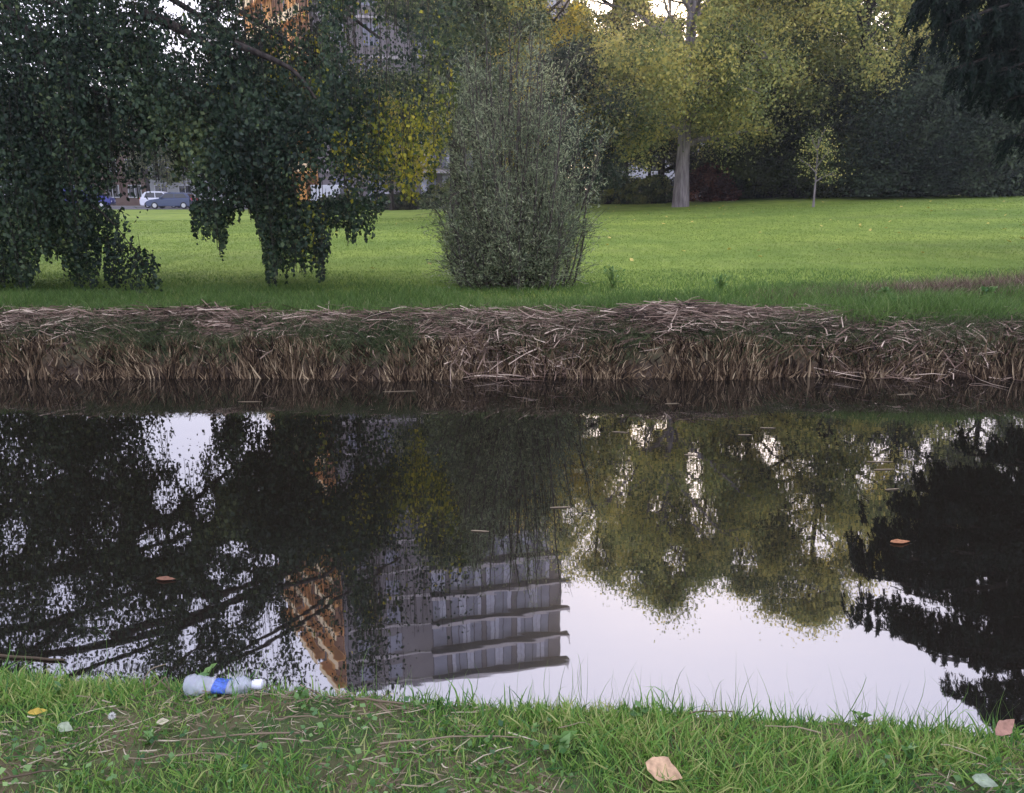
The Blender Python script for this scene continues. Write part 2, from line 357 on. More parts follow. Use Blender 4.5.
TR = [  # label, px, Y, H, r0, zb, R, mat, n, kw
 ('golden backlit tree rising directly behind the grey-green waterside shrub', 527, 52, 19.5, .32, 3.5, 5.6, 'gold', 90000, dict(nl=26, up=.8)),
 ('tall thick-trunked poplar with pale bare lower trunk standing alone on the lawn', 680, 45, 22.0, .38, 4.2, 6.6, 'olive', 118000, dict(nl=32, up=.7, bark='bark_p', bias=.6, extra=[(655, 60, 41, .9, 22), (620, 95, 42, .9, 24), (648, 120, 41.5, .7, 14), (600, 60, 43, 1., 20), (670, 85, 41, .5, 8), (712, 50, 42, .8, 16), (735, 90, 43, .8, 16), (705, 20, 42, .8, 12), (625, 140, 43, .6, 9), (720, 125, 43, .6, 8)])),
 ('yellow-olive tree between the golden tree and the thick-trunked poplar', 608, 54, 25.5, .3, 4.2, 6.6, 'olive', 118000, dict(nl=28, bias=.66)),
 ('leafy olive tree just right of the thick-trunked poplar', 765, 51, 24.2, .35, 3.8, 6.4, 'olive', 118000, dict(nl=30, bias=.42)),
 ('tall tree with gold patches in front of the dark evergreen bushes', 848, 47, 24.2, .3, 3.6, 6.4, 'olive', 118000, dict(nl=30, bias=.62)),
 ('olive tree filling the gap between the poplar and its leafy right neighbour', 722, 57, 26, .3, 4.5, 5.6, 'olive', 90000, dict(nl=26, bias=.5)),
 ('green tree behind the darkest evergreen bushes, left of the drooping conifer', 925, 56, 24.5, .3, 4, 6.5, 'green', 95000, dict(nl=26)),
 ('green tree at the right edge beyond the drooping conifer', 1010, 53, 20, .3, 4, 6.0, 'green', 75000, dict(nl=24)),
 ('slim dark green tree standing in front of the apartment tower', 455, 38, 16.0, .22, 4.4, 3.6, 'green', 95000, dict(nl=26, bias=.3, sig=.5, ls=.14)),
 ('pale olive tree between the dark slim tree and the golden tree', 486, 60, 20, .25, 4, 5.0, 'olive', 70000, dict(nl=22)),
 ('street tree far behind the parked blue-grey hatchback', 150, 87.6, 12, .2, 3.5, 4.8, 'green', 22000, dict(nl=16, ls=.26)),
 ('street tree at the far left behind the hanging leaves', 40, 87.6, 13, .2, 4, 5.4, 'green', 22000, dict(nl=16, ls=.26)),
 ('street tree between the hatchback and the white van', 255, 70, 11, .2, 3.4, 4.2, 'green', 32000, dict(nl=18, ls=.2, bias=.35)),
 ('yellowish street tree behind the white van on the road', 392, 66, 9.5, .16, 3, 3.4, 'gold', 26000, dict(nl=16, bias=.35)),
 ('dark tree of the back row behind the golden tree', 575, 68, 18, .3, 3, 6.5, 'green', 50000, dict(nl=22, ls=.24, bias=.35)),
 ('dark tree of the back row directly behind the poplar', 660, 66, 17, .3, 3, 6.5, 'dark', 50000, dict(nl=22, ls=.24)),
 ('dark tree of the back row right of the poplar', 730, 67, 18, .3, 2.6, 6.5, 'dark', 52000, dict(nl=22, ls=.24)),
 ('dark tree of the back row behind the evergreen bushes', 812, 64, 17, .3, 2.6, 6.5, 'dark', 52000, dict(nl=22, ls=.24)),
 ('dark tree of the back row furthest right', 900, 66, 18, .3, 2.6, 7, 'dark', 52000, dict(nl=22, ls=.24)),
]
for i_, (lab, px, Y, H, r0, zb, Rr, mat, n, kw) in enumerate(TR):
    kw = {'ls': .17, 'sig': .62, **kw}; tree(lab, 'tree', px_x(px, Y), Y, 40 + i_, H, r0, zb, Rr, mat, n, **kw)
# small understorey trees
for i_, (lab, px, Y, H, mat, zb, Rr, n) in enumerate([
 ('thin dark understorey tree just right of the waterside shrub', 603, 58, 9, 'dark', 4.4, 2.2, 12000),
 ('slender dark-stemmed tree halfway between shrub and poplar', 626, 60, 10, 'green', 4.6, 2.4, 12000),
 ('slender dark-stemmed tree just left of the poplar trunk', 648, 57, 9, 'dark', 4.6, 2.2, 11000),
 ('blue-green small tree close behind the right side of the shrub', 572, 42, 8, 'dusk', 2.6, 1.8, 16000),
 ('small yellow-leaved tree just right of the poplar trunk', 745, 52, 8.5, 'olive', 3.4, 2.2, 12000)]):
    tree(lab, 'tree', px_x(px, Y), Y, 80 + i_, H, .11, zb - .6, Rr * 1.25, mat, n * 2, ls=.14, sig=.5, name='small_tree', group='small understorey trees behind the lawn', nl=14)
# pale sapling
tree('thin young sapling with a pale stem in front of the dark bushes', 'tree', px_x(813, 39), 39, 95, 3.3, .035, 1.5, .5, 'olive', 1100, ls=.11, sig=.3, bark='bark_p', name='sapling', group=None, nl=6, sub=3, up=1.1, wob=.05)

# bushes
def bush(label, x, y, w, d, h, mat, n, ls=.1, name='bush', group='bushes along the back of the lawn', clumps=70, bias=.5, cat='bush'):
    z = float(ground_z(x, y)) - .03; root = empty(name, (x, y, z)); tag(root, label, cat, group)
    k = clumps; a = rng.uniform(0, 2 * math.pi, k); u = rng.random(k) ** .5; zz = rng.random(k)
    env = np.sqrt(np.clip(1 - (zz * 1.02 - .22) ** 2 / .64, .05, 1))
    cl = np.stack([np.cos(a) * u * w / 2 * env, np.sin(a) * u * d / 2 * env, .05 * h + zz * h * .92], 1)
    paths = []
    for c in cl[:26]:
        t = np.linspace(0, 1, 5)[:, None]; st = np.array([c[0] * .12, c[1] * .12, 0]); p = st + (c - st) * t; p[:, :2] = st[:2] + (c - st)[:2] * t ** 1.5
        paths.append((p, .035 * h / 4 * (1 - .8 * t[:, 0]) + .006))
    V, F = tubes(paths, 5); mesh_np('stems', V, F, M['bark'], parent=root, smooth=True)
    V, F, t = crown_mesh(cl, n, h * .085, ls, bias=bias); V[:, 2] = np.maximum(V[:, 2], .01)
    mesh_np('foliage', V, F, M[mat], t, root)
for i_, (lab, px, Y, w_, h, mat, n) in enumerate([
 ('low olive bush behind the lawn left of the poplar', 622, 54, 4.2, 1.7, 'green', 9000),
 ('low green bush closest to the left side of the poplar trunk', 655, 52, 3, 1.6, 'green', 8000),
 ('rust red low bush right beside the poplar trunk', 710, 50, 2.8, 2.1, 'rust', 7000),
 ('dark bush behind the rust red bush', 742, 52, 5, 4.0, 'dark', 18000),
 ('dark evergreen bush behind the pale sapling', 800, 48, 6.5, 5.2, 'dark', 26000),
 ('large dark evergreen bush under the gold-patched tree', 865, 46, 7, 6.6, 'dark', 32000),
 ('tallest dark evergreen bush left of the right edge', 925, 44, 7.5, 7.4, 'dusk', 34000),
 ('rounded dusky bush at the right end of the row', 978, 41.5, 5.6, 5.4, 'dusk', 26000),
 ('far bush at the extreme right edge of the lawn', 1045, 50, 6, 4.5, 'green', 16000),
 ('low hedge piece behind the rust red bush', 735, 59, 9, 2.6, 'dark', 14000),
 ('low hedge piece behind the pale sapling', 825, 57, 9, 2.6, 'dark', 14000),
 ('low hedge piece under the tallest evergreen bush', 900, 55, 9, 2.6, 'dark', 14000),
 ('low hedge piece behind the rounded dusky bush', 975, 54, 9, 2.8, 'dark', 14000),
 ('low dark hedge bush between shrub and understorey trees', 590, 60, 4, 2.2, 'dark', 9000),
 ('low dark bush at the far lawn edge left of the shrub', 405, 70, 5, 1.4, 'dark', 7000),
 ('low dark bush beyond the lawn behind the hanging yellow leaves', 345, 72, 5, 1.3, 'dark', 7000),
 ('low brushwood mass just behind the waterside shrub', 470, 66, 7, 2.4, 'green', 12000),
 ('bushy undergrowth behind the shrub trunks', 530, 64, 6, 3.0, 'olive', 12000)]):
    bush(lab, px_x(px, Y), Y, w_ * 1.2, w_ * .8, h, mat, n * 2, ls=.16, clumps=150)

# ------------------------------------------------------------------ waterside shrub (osier)
def shrub():
    c = P(508, 291, 12.1); x, y = c[0], c[1]; z = float(ground_z(x, y)) - .03
    root = empty('waterside_shrub', (x, y, z)); tag(root, 'tall grey-green multi-stemmed willow shrub at the far bank edge', 'shrub')
    paths, pts = [], []
    for k in range(136):
        a = rng.uniform(0, 2 * math.pi); lean = abs(rng.normal()) * .45 + .05
        H = rng.uniform(2.4, 3.85) * (1 - .12 * lean); rr = .52 * rng.random() ** .6
        b0 = np.array([math.cos(a + 1) * rr * .8, math.sin(a + 1) * rr * .6, 0])
        if k > 56: H = rng.uniform(.8, 2.8); lean = rng.uniform(.35, 1.25)
        if k > 92: H = rng.uniform(.5, 1.7); lean = rng.uniform(.0, .35); q_ = rng.uniform(.3, .95); b0 = np.array([math.cos(a) * q_, math.sin(a) * q_ * .7, 0])
        ho = min(1.2, .15 + lean * .95) * rng.uniform(.75, 1.1); t = np.linspace(0, 1, 9)[:, None]
        p = b0 + np.array([math.cos(a) * ho, math.sin(a) * ho * .8, 0]) * t ** .55 + np.array([0, 0, H]) * t + rng.normal(size=(9, 3)) * .025 * t
        paths.append((p, (.03 if k < 14 else .016) * rng.uniform(.7, 1.2) * (1 - .85 * t[:, 0]) + .003))
        for q in range(22):
            ts = rng.uniform(.07, 1); i0 = min(7, int(ts * 8)); s0 = p[i0] + (p[i0 + 1] - p[i0]) * (ts * 8 - i0)
            dd = unit(np.array([math.cos(a) * .4, math.sin(a) * .4, .8]) + rng.normal(size=3) * .55); l = rng.uniform(.2, .55)
            tt = np.linspace(0, 1, 3)[:, None]; paths.append((s0 + dd * l * tt, .0045 * (1 - .7 * tt[:, 0])))
            n = int(34 * (1.35 - ts * .85) * (.55 if k > 92 else 1)); u = rng.random(n)[:, None]; pts.append(np.hstack([s0 + dd * l * u + rng.normal(size=(n, 3)) * .045, np.tile(dd, (n, 1))]))
    V, F = tubes(paths, 4); mesh_np('stems', V, F, M['bark_s'], parent=root, smooth=True)
    pts = np.concatenate(pts); pts = pts[pts[:, 2] > .05]
    V, F = leaves(pts[:, :3], rng.uniform(.035, .075, len(pts)), 4.6, pts[:, 3:], .6)
    t = np.clip(.45 + sn2(pts[:, 0] * 3, pts[:, 2] * 2.4) * .15 + rng.normal(size=len(pts)) * .2, .02, .98)
    mesh_np('foliage', V, F, M['willow'], t, root)
shrub()

# ------------------------------------------------------------------ weeping tree (left)
def weeping():
    bx, by = -10.2, 13.6; bz = float(ground_z(bx, by)) - .05
    root = empty('weeping_tree', (bx, by, bz)); tag(root, 'large dark weeping tree with leaf curtains hanging almost to the bank grass on the left', 'tree')
    O = np.array([bx, by, bz]); paths = []
    def limb(p0, p1, r0, sag=.6, n=10):
        t = np.linspace(0, 1, n)[:, None]; p = p0 + (p1 - p0) * t + np.array([0, 0, sag]) * 4 * t * (1 - t) + np.cumsum(rng.normal(size=(n, 3)) * .05, 0) * t
        paths.append((p, r0 * (1 - .85 * t[:, 0]) + .012)); return p
    tr = limb(O, np.array([bx + .6, by - .3, 12.5]), .42, 0)
    limbs = []
    T = [(145, 15, 11.9, 240, 44, 11.3, .075), (20, -60, 12.6, 150, 10, 12, .09), (235, 44, 11.3, 330, 90, 11, .04)]
    for a, b_, c, d, e, f, r in T:
        p0 = P(a, b_, c); p1 = P(d, e, f); limbs.append(limb(p0, p1, r, .03, 6))
    for (px, pr, Y, z0, r) in [(300, 550, 12, 6.5, .10), (255, 500, 11.6, 6.0, .08), (250, 440, 12.2, 5.0, .08), (330, 600, 12.8, 8, .09), (220, 640, 12, 8.5, .09),
                               (120, 560, 11.4, 6.5, .08), (60, 480, 11.8, 5, .07), (400, 560, 13, 8.6, .07), (180, 700, 12.5, 9.5, .08), (30, 650, 12.6, 9, .07),
                               (300, 470, 12.8, 4.8, .07), (90, 740, 12.6, 10, .07), (330, 720, 12.6, 10.2, .06), (420, 480, 13.2, 7.4, .05)]:
        p1 = PR(px, pr, Y); p0 = np.array([bx + .3, by - .1, z0]); limbs.append(limb(p0, p1, r, .5))
    for k in range(14):  # back and left side of the crown
        a = rng.uniform(1.2, 5.2); z0 = rng.uniform(4, 11); L = rng.uniform(3, 5.5)
        limbs.append(limb(np.array([bx, by, z0]), np.array([bx + math.cos(a) * L, by + math.sin(a) * L * .7, z0 + rng.uniform(-.2, 1.2)]), .08, .5))
    LP = np.concatenate([l[3:] for l in limbs])
    # hanging strands: (px range, depth range, lowest pixel row, number, tint)
    bot = [(-420, 290), (-10, 296), (34, 296), (44, 262), (62, 268), (70, 297), (98, 297), (108, 225), (116, 240), (150, 225), (152, 190), (188, 186), (192, 246), (212, 240), (222, 262), (236, 222),
           (244, 214), (258, 232), (266, 290), (285, 286), (300, 274), (325, 288), (335, 232), (352, 252), (375, 238), (388, 205), (410, 212), (432, 195), (450, 150), (470, 60)]
    bx_, by_ = zip(*bot)
    cs, ax, ti, yl, SP = [], [], [], [], []
    def strand(px, Y, ylow, ztop, tint, yel, dens=1.0):
        p1 = P(px, ylow, Y); ztop = max(ztop, p1[2] + .5); L = ztop - p1[2]
        k = max(4, int(L * 5)); t = np.linspace(0, 1, k + 1)
        sway = rng.normal() * .18; p = np.stack([p1[0] - sway * (1 - t) ** 2 * 0 - sway * t * (L * .25), p1[1] + t * rng.normal() * .12 * L, p1[2] + L * t], 1)
        SP.append((p[::2] if len(p[::2]) > 1 else p, .003))
        n = int(L * 110 * dens); u = rng.random(n); c = np.stack([np.interp(u, t, p[:, q]) for q in range(3)], 1)
        wv = .04 + .15 * np.minimum(1, u * L / 1.0)  # narrow tip
        c += rng.normal(size=(n, 3)) * wv[:, None] * [1, 1, .6]
        cs.append(c); ti.append(tint + rng.normal(size=n) * .14); yl.append(np.full(n, yel))
    for px in np.concatenate([rng.uniform(-420, 0, 300), rng.uniform(0, 455, 700)]):
        if rng.random() < .8: px = px + (round(px / 27.) * 27. + 6 * math.sin(round(px / 27.) * 5.1) - px) * .62
        yb = np.interp(px, bx_, by_); Y = rng.uniform(10.9, 13.6)
        u = rng.random(); low = yb - abs(rng.normal()) * 14 if u < .42 else yb - rng.uniform(10, 250)
        if px > 345 and u < .5: low = yb - abs(rng.normal()) * 45
        if 100 < px < 190 and u < .42: low = min(low, 196)
        zt = P(px, low, Y)[2] + rng.uniform(.8, 2.6)
        yel = 1 if rng.random() < np.interp(px, [270, 335, 360, 400, 450], [0, .08, .5, .85, .95]) and low > 80 else 0
        if px > 385 and low < 80: yel = 0
        if yel: zt = min(zt, P(px, 92 + 20 * rng.random(), Y)[2])
        strand(px, Y, low, zt, .38 + rng.normal() * .16, yel, .62 if px > 335 else 1.0)
    for _ in range(400):
        px = rng.uniform(205, 435); Y = rng.uniform(11.6, 14); low = rng.uniform(0, 110); strand(px, Y, low, P(px, -40, Y)[2], .36 + rng.normal() * .12, 1 if rng.random() < .12 else 0, .8)
    # small branch sprays: leaning out at 115-160
    for _ in range(15):
        px = 108 + 50 * rng.random() ** .8; strand(px, rng.uniform(11.0, 11.4), 297 - abs(rng.normal()) * 9 - max(0, 128 - px) * 1.3 - max(0, px - 150), P(px, 232 + (px - 105) * .72, 11.2)[2], .35, 0, .75)
    p0, p1 = P(92, 205, 11.2), P(158, 290, 11.2); t_ = np.linspace(0, 1, 8)[:, None]; paths.append((p0 + (p1 - p0) * t_ + np.array([0, 0, .16]) * 4 * t_ * (1 - t_), .012 * (1 - .7 * t_[:, 0])))
    # crown around the limbs above
    n = 560000; idx = rng.integers(0, len(LP), n); off = rng.normal(size=(n, 3)) * [.75, .75, .5]; off[:, 2] -= np.abs(rng.normal(size=n)) * .7
    cl = LP[idx]; key = np.floor((cl + off) / .55).astype(int); h = (key[:, 0] * 73856093 ^ key[:, 1] * 19349663 ^ key[:, 2] * 83492791) % 1000 / 1000.
    keep = h < .6; c = (cl + off + rng.normal(size=(n, 3)) * .12)[keep]
    cs.append(c); ti.append(.34 + (h[keep] - .3) * .35 + rng.normal(size=len(c)) * .14); yl.append(np.zeros(len(c)))
    # long strands high up seen in the mirror
    for _ in range(900):
        px = rng.uniform(-60, 395); Y = rng.uniform(11.2, 13.6); pr = rng.uniform(430, 760)
        zt = PR(px, pr, Y)[2]; xx = PR(px, pr, Y)[0]; L = rng.uniform(.6, 1.7)
        nn = int(L * 120); u = rng.random(nn); cc = np.stack([xx + rng.normal(size=nn) * .13, Y + rng.normal(size=nn) * .15, zt - u * L], 1)
        cs.append(cc); ti.append(.33 + rng.normal(size=nn) * .14); yl.append(np.zeros(nn))
    c = np.concatenate(cs); ti = np.concatenate(ti); yl = np.concatenate(yl)
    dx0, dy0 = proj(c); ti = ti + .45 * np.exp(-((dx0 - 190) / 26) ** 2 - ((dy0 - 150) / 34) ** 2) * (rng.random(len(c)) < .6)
    ti = ti + .22 * sn2(c[:, 0] * 1.7, c[:, 2] * 1.5, 3) + .12 * sn2(c[:, 0] * 4, c[:, 2] * 3 + c[:, 1] * 3, 1)
    # natural openings in the crown
    gx, gy = proj(c, True); dx, dyy = proj(c)
    pk = np.ones(len(c))
    for (cx, cy, rx, ry, s) in [(180, 450, 20, 14, .88), (190, 478, 14, 18, .85), (166, 500, 16, 20, .9), (180, 535, 14, 16, .85), (152, 540, 16, 20, .9), (205, 505, 14, 22, .8), (222, 470, 12, 18, .8), (252, 440, 30, 14, .75), (240, 452, 12, 12, .8), (275, 425, 18, 8, .8), (235, 548, 20, 9, .85), (262, 560, 18, 9, .85), (215, 570, 14, 12, .6), (60, 600, 16, 16, .6), (100, 470, 10, 14, .5), (105, 520, 20, 26, .5), (188, 640, 11, 20, .92), (200, 610, 12, 16, .85),
                                (232, 605, 12, 20, .85), (270, 630, 12, 34, .9), (245, 580, 14, 10, .7), (90, 660, 60, 22, .75), (10, 440, 14, 26, .7), (45, 470, 22, 16, .6), (14, 535, 16, 20, .7), (75, 560, 30, 40, .45),
                                (325, 620, 34, 70, .88), (330, 455, 24, 40, .86), (372, 445, 22, 24, .9), (378, 570, 22, 22, .8), (420, 600, 45, 100, .8), (300, 590, 24, 30, .85), (120, 620, 40, 40, .4), (250, 690, 160, 20, .55)]:
        q = ((gx - cx) / rx) ** 2 + ((gy - cy) / ry) ** 2; hi = c[:, 2] > 1.9
        pk = np.where(hi & (q < 1.4), pk * (1 - s * np.clip(1.5 - q, 0, 1)), pk)
    for (cx, cy, rx, ry, s) in [(180, 4, 22, 9, .85), (226, 20, 9, 10, .7), (170, 48, 14, 8, .6), (308, 20, 11, 9, .8), (365, 45, 10, 30, .6), (362, 272, 36, 28, .985), (415, 255, 40, 40, .985), (140, 172, 46, 26, .8), (170, 197, 25, 16, .995), (122, 198, 22, 14, .95), (150, 214, 30, 20, .97), (176, 245, 17, 48, .999), (146, 236, 14, 10, .8), (52, 290, 13, 20, .9), (240, 290, 17, 22, .97), (205, 275, 20, 26, .98), (335, 184, 22, 12, .6),
                                (415, 80, 30, 20, .5), (388, 60, 12, 60, .5)]:
        q = ((dx - cx) / rx) ** 2 + ((dyy - cy) / ry) ** 2
        pk = np.where(q < 1.4, pk * (1 - s * np.clip(1.5 - q, 0, 1)), pk)
    pk = np.where(dyy > np.interp(dx, bx_, by_) + 11 * sn(dx * .23, 2) + 9 * sn(dx * .61, 5) - 6 - np.abs(rng.normal(size=len(c))) * 5, np.where((dx > 104) & (dx < 162) & (dyy > 222 + (dx - 105) * .75 + 9 * sn(dx * .5)) & (dyy < 297 + 6 * sn(dx * .7, 3)), pk, 0), pk)
    # right hand limit of the crown
    pk = np.where((gx > 400 + rng.normal(size=len(c)) * 14) & (c[:, 2] > 4.6), 0, pk)
    hole = np.floor(c / [.2, .3, .24]).astype(int); hv = (hole[:, 0] * 92837111 ^ hole[:, 1] * 689287499 ^ hole[:, 2] * 283923481) % 997 / 997.
    pk = np.where((c[:, 2] > 3.6) & (hv < np.interp(c[:, 2], [3.6, 4.8], [.2, .5])), pk * .1, pk)
    keep = (rng.random(len(c)) < pk) & (c[:, 2] > .66)
    keep &= ~((c[:, 2] > 4.8) & (rng.random(len(c)) < .25)); kc = c[keep][::9]; cells = set(map(tuple, np.floor(kc / [.25, .5, .3]).astype(int)))
    for p_, r_ in SP:
        m_ = p_[len(p_) // 2]; m3 = p_[len(p_) // 4]
        if tuple(np.floor(m_ / [.25, .5, .3]).astype(int)) in cells and tuple(np.floor(m3 / [.25, .5, .3]).astype(int)) in cells: paths.append((p_, r_))
    c, ti, yl = c[keep], ti[keep], yl[keep]
    print('weeping leaves', len(c))
    V, F = tubes(paths, 5); V = V - O; mesh_np('trunk', V, F, M['bark'], parent=root, smooth=True)
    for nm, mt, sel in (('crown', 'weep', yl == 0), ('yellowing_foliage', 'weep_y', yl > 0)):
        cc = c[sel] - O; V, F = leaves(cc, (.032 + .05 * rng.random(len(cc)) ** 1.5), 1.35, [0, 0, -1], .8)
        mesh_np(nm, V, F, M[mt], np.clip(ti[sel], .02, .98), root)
weeping()

# ------------------------------------------------------------------ drooping conifer (right)
def conifer():
    bx, by = 12.9, 16.0; bz = float(ground_z(bx, by)) - .05; O = np.array([bx, by, bz])
    root = empty('drooping_conifer', O); tag(root, 'very dark conifer with long drooping boughs overhanging the lawn on the right', 'tree')
    H = 13.5; zz = np.linspace(0, H, 12); paths = [(np.stack([0 * zz, 0 * zz, zz], 1), .33 * (1 - zz / H) ** .8 + .02)]
    cc, ax = [], []
    boughs = []
    for k in range(90):
        z0 = 2.6 + (H - 3.4) * (k / 64.) ** 1.1 ; az = k * 2.4 + rng.uniform(-.3, .3)
        L = np.interp(z0, [2.5, 4, 6, 7.5, 9, 11, 13.5], [2.0, 2.9, 4.3, 4.0, 2.5, 1.6, .4]) * rng.uniform(.8, 1.1); boughs.append((z0, az, L))
    for (px, pr, Y) in [(853, 622, 15.8), (878, 545, 15.6), (905, 640, 16.2), (890, 585, 16.6), (930, 500, 15.2), (865, 606, 16), (985, 690, 15.6), (1000, 455, 15), (940, 560, 15.3), (960, 610, 14.9), (930, 655, 15.5), (905, 530, 15.0), (940, 480, 16.2), (975, 455, 15.0)]:
        q = PR(px, pr, Y) - O; z1 = q[2]; boughs.append((z1 + .15, math.atan2(q[1], q[0]), math.hypot(q[0], q[1]), z1))
    for (px, py, Y) in [(890, 20, 15), (902, 50, 15.5), (915, 82, 14.6), (942, 100, 15.2), (975, 112, 14.8), (900, 2, 14.5), (930, 35, 14.3), (955, 66, 15.8), (992, 96, 15.4), (925, 60, 16.2), (960, 85, 14.2), (1005, 120, 14.6), (985, 50, 14)]:
        q = P(px + 32 + (py > 70) * 14, py - 14, Y) - O; boughs.append((q[2] + .3, math.atan2(q[1], q[0]), math.hypot(q[0], q[1]), q[2]))
    for bgh in boughs:
        z0, az, L = bgh[:3]; d = np.array([math.cos(az), math.sin(az), 0]); t = np.linspace(0, 1, 9)[:, None]
        zend = (bgh[3] if len(bgh) > 3 else z0 + .1)
        p = d * L * t + np.array([0, 0, 1]) * (z0 + (zend - z0) * t + .25 * L * .35 * np.sin(t * 3.1) ); paths.append((p, .05 * (1 - .85 * t[:, 0]) + .008))
        side = np.array([-d[1], d[0], 0])
        for q in range(int(L * 9)):
            ts = rng.uniform(.12, 1.0); s0 = np.array([np.interp(ts, t[:, 0], p[:, i_]) for i_ in range(3)])
            l = rng.uniform(.35, .95) * (1.15 - ts * .6); dd = unit(side * rng.choice([-1, 1]) * rng.uniform(.3, 1) + d * .5)
            u = np.linspace(0, 1, 4)[:, None]; sp = s0 + dd * l * u + np.array([0, 0, -.28]) * l * u ** 2; paths.append((sp, .007))
            for e in range(int(9 * l) + 2):   # pendulous sprays
                f = rng.random(); st = s0 + dd * l * f + np.array([0, 0, -.28]) * l * f * f; hl = rng.uniform(.15, .5)
                n = int(hl * 85); g_ = rng.random(n)[:, None]
                cc.append(st + np.array([0, 0, -hl]) * g_ + dd * .12 * g_ + rng.normal(size=(n, 3)) * .022); ax.append(np.tile(unit(np.array([0, 0, -1]) + dd * .45), (n, 1)))
    V, F = tubes(paths, 5); mesh_np('trunk', V, F, M['bark'], parent=root, smooth=True)
    c = np.concatenate(cc); a = np.concatenate(ax); print('needles', len(c))
    V, F = leaves(c, rng.uniform(.07, .15, len(c)), 3.6, a, .5)
    mesh_np('crown', V, F, M['conifer'], np.clip(rng.normal(size=len(c)) * .2 + .5, .02, .98), root)
conifer()

# ------------------------------------------------------------------ far bank vegetation
def wedge(n, y0, y1, mx=.74, pw=1.0):
    y = y0 + (y1 - y0) * rng.random(n) ** pw; x = rng.uniform(-1, 1, n) * (y * mx + 1); return x, y
# cut reed stubs
n = 44000; x = rng.uniform(-9.5, 9.5, n); u = rng.random(n) ** 1.2
y = 8.70 + u * .42 + bank_shift(x); z = np.maximum(bank_z(x, y), -.03)
hh = (.08 + .13 * rng.random(n)) * (1 + .45 * sn(x * 1.3, 2) + .25 * sn(x * 4.7, 6)) * (1 - .35 * u)
clump = sn(x * 9, 3) + sn(x * 23, 8); keep = (rng.random(n) < .5 + .45 * clump) & (rng.random(n) < .75 + .6 * sn(x * 2.2, 11)); 
x, y, z, hh, u = [q[keep] for q in (x, y, z, hh, u)]; n = len(x)
base = np.stack([x, y, z - .03], 1); tip = base + np.stack([rng.normal(size=n) * .07 + .05 * sn(x * 2.3, 9), -.03 + rng.normal(size=n) * .04, hh + .03], 1)
V, F = blades(base, tip, rng.uniform(.006, .02, n), rng.normal(size=(n, 3)) * .012, 2, 4, face=np.array([0, -1, 0]))
t = np.clip(.36 + sn(x * 2.1, 4) * .12 + sn(x * 11, 1) * .12 + rng.normal(size=n) * .24, .02, .98)
tag(mesh_np('reed_stubble', V, F, M['stub'], rep(t, 2)), 'band of cut brown reed stubs rising from the water along the far bank', 'reeds', kind='stuff')
def matc(x): return 9.52 + .07 * sn(x * 1.1, 3) - .2 * np.exp(-((x - .75) / .4) ** 2) - .3 * np.clip((x - 3.2) / .8, 0, 1) + .1 * np.exp(-((x - 2.1) / .8) ** 2)
# mat of dead reeds raked on the bank top
def mat_h(x):
    return .04 + .05 * np.maximum(sn(x * 1.9, 7) + .4 * sn(x * 5, 2), -.5) + .09 * np.exp(-((x - 2.1) / 1.2) ** 2) + .04 * np.exp(-((x + 4.5) / 1.5) ** 2)
def reed_mat(n, x0, x1, yc, ys, spread, lmin, lmax):
    x = rng.uniform(x0, x1, n); v = rng.normal(size=n) * ys; y = yc(x) + v + bank_shift(x)
    hmax = mat_h(x) * np.exp(-(v / (ys * 1.6)) ** 2); z = np.maximum(ground_z(x, y), .02) + rng.random(n) ** .7 * hmax + .012
    L = rng.uniform(lmin, lmax, n); a = rng.normal(size=n) * spread + sn(x * 2.7, 1) * .5
    e = rng.normal(size=n) * .2
    d = np.stack([np.cos(a) * np.cos(e), np.sin(a) * np.cos(e), np.sin(e) - np.sin(a) * .0], 1)
    c = np.stack([x, y, z], 1); bb = c - d * L[:, None] / 2; tt = c + d * L[:, None] / 2
    for q in (bb, tt): q[:, 2] = np.maximum(q[:, 2], ground_z(q[:, 0], q[:, 1]) + .01)
    return bb, tt, x
B_, T_, X_ = [], [], []
for args in [(8000, -9.5, 9.5, matc, .15, .65, .1, .5), (2600, -9.5, 9.5, lambda x: 9.28 + 0 * x, .16, 1.1, .08, .35),
             (1300, .2, 4.2, lambda x: 9.45 + 0 * x, .2, .7, .2, .6),
             (1400, -.7, .8, lambda x: 9.2 + 0 * x, .25, 1.2, .2, .6),
             (1700, 3.6, 9.5, lambda x: 9.15 + 0 * x, .26, .9, .15, .6)]:
    b_, t_, x_ = reed_mat(*args); B_.append(b_); T_.append(t_); X_.append(x_)
base = np.concatenate(B_); tip = np.concatenate(T_); n = len(base)
V, F = blades(base, tip, rng.uniform(.005, .015, n), rng.normal(size=(n, 3)) * [.03, .03, .02], 3, 6, face=np.array([0, -.5, 1]))
t = np.clip(.45 + rng.normal(size=n) * .22 + sn(base[:, 0] * 1.4, 2) * .1, .02, .98)
tag(mesh_np('reed_litter', V, F, M['straw'], rep(t, 3)), 'tangled mat of raked dead reed stalks on top of the far bank', 'reeds', kind='stuff')
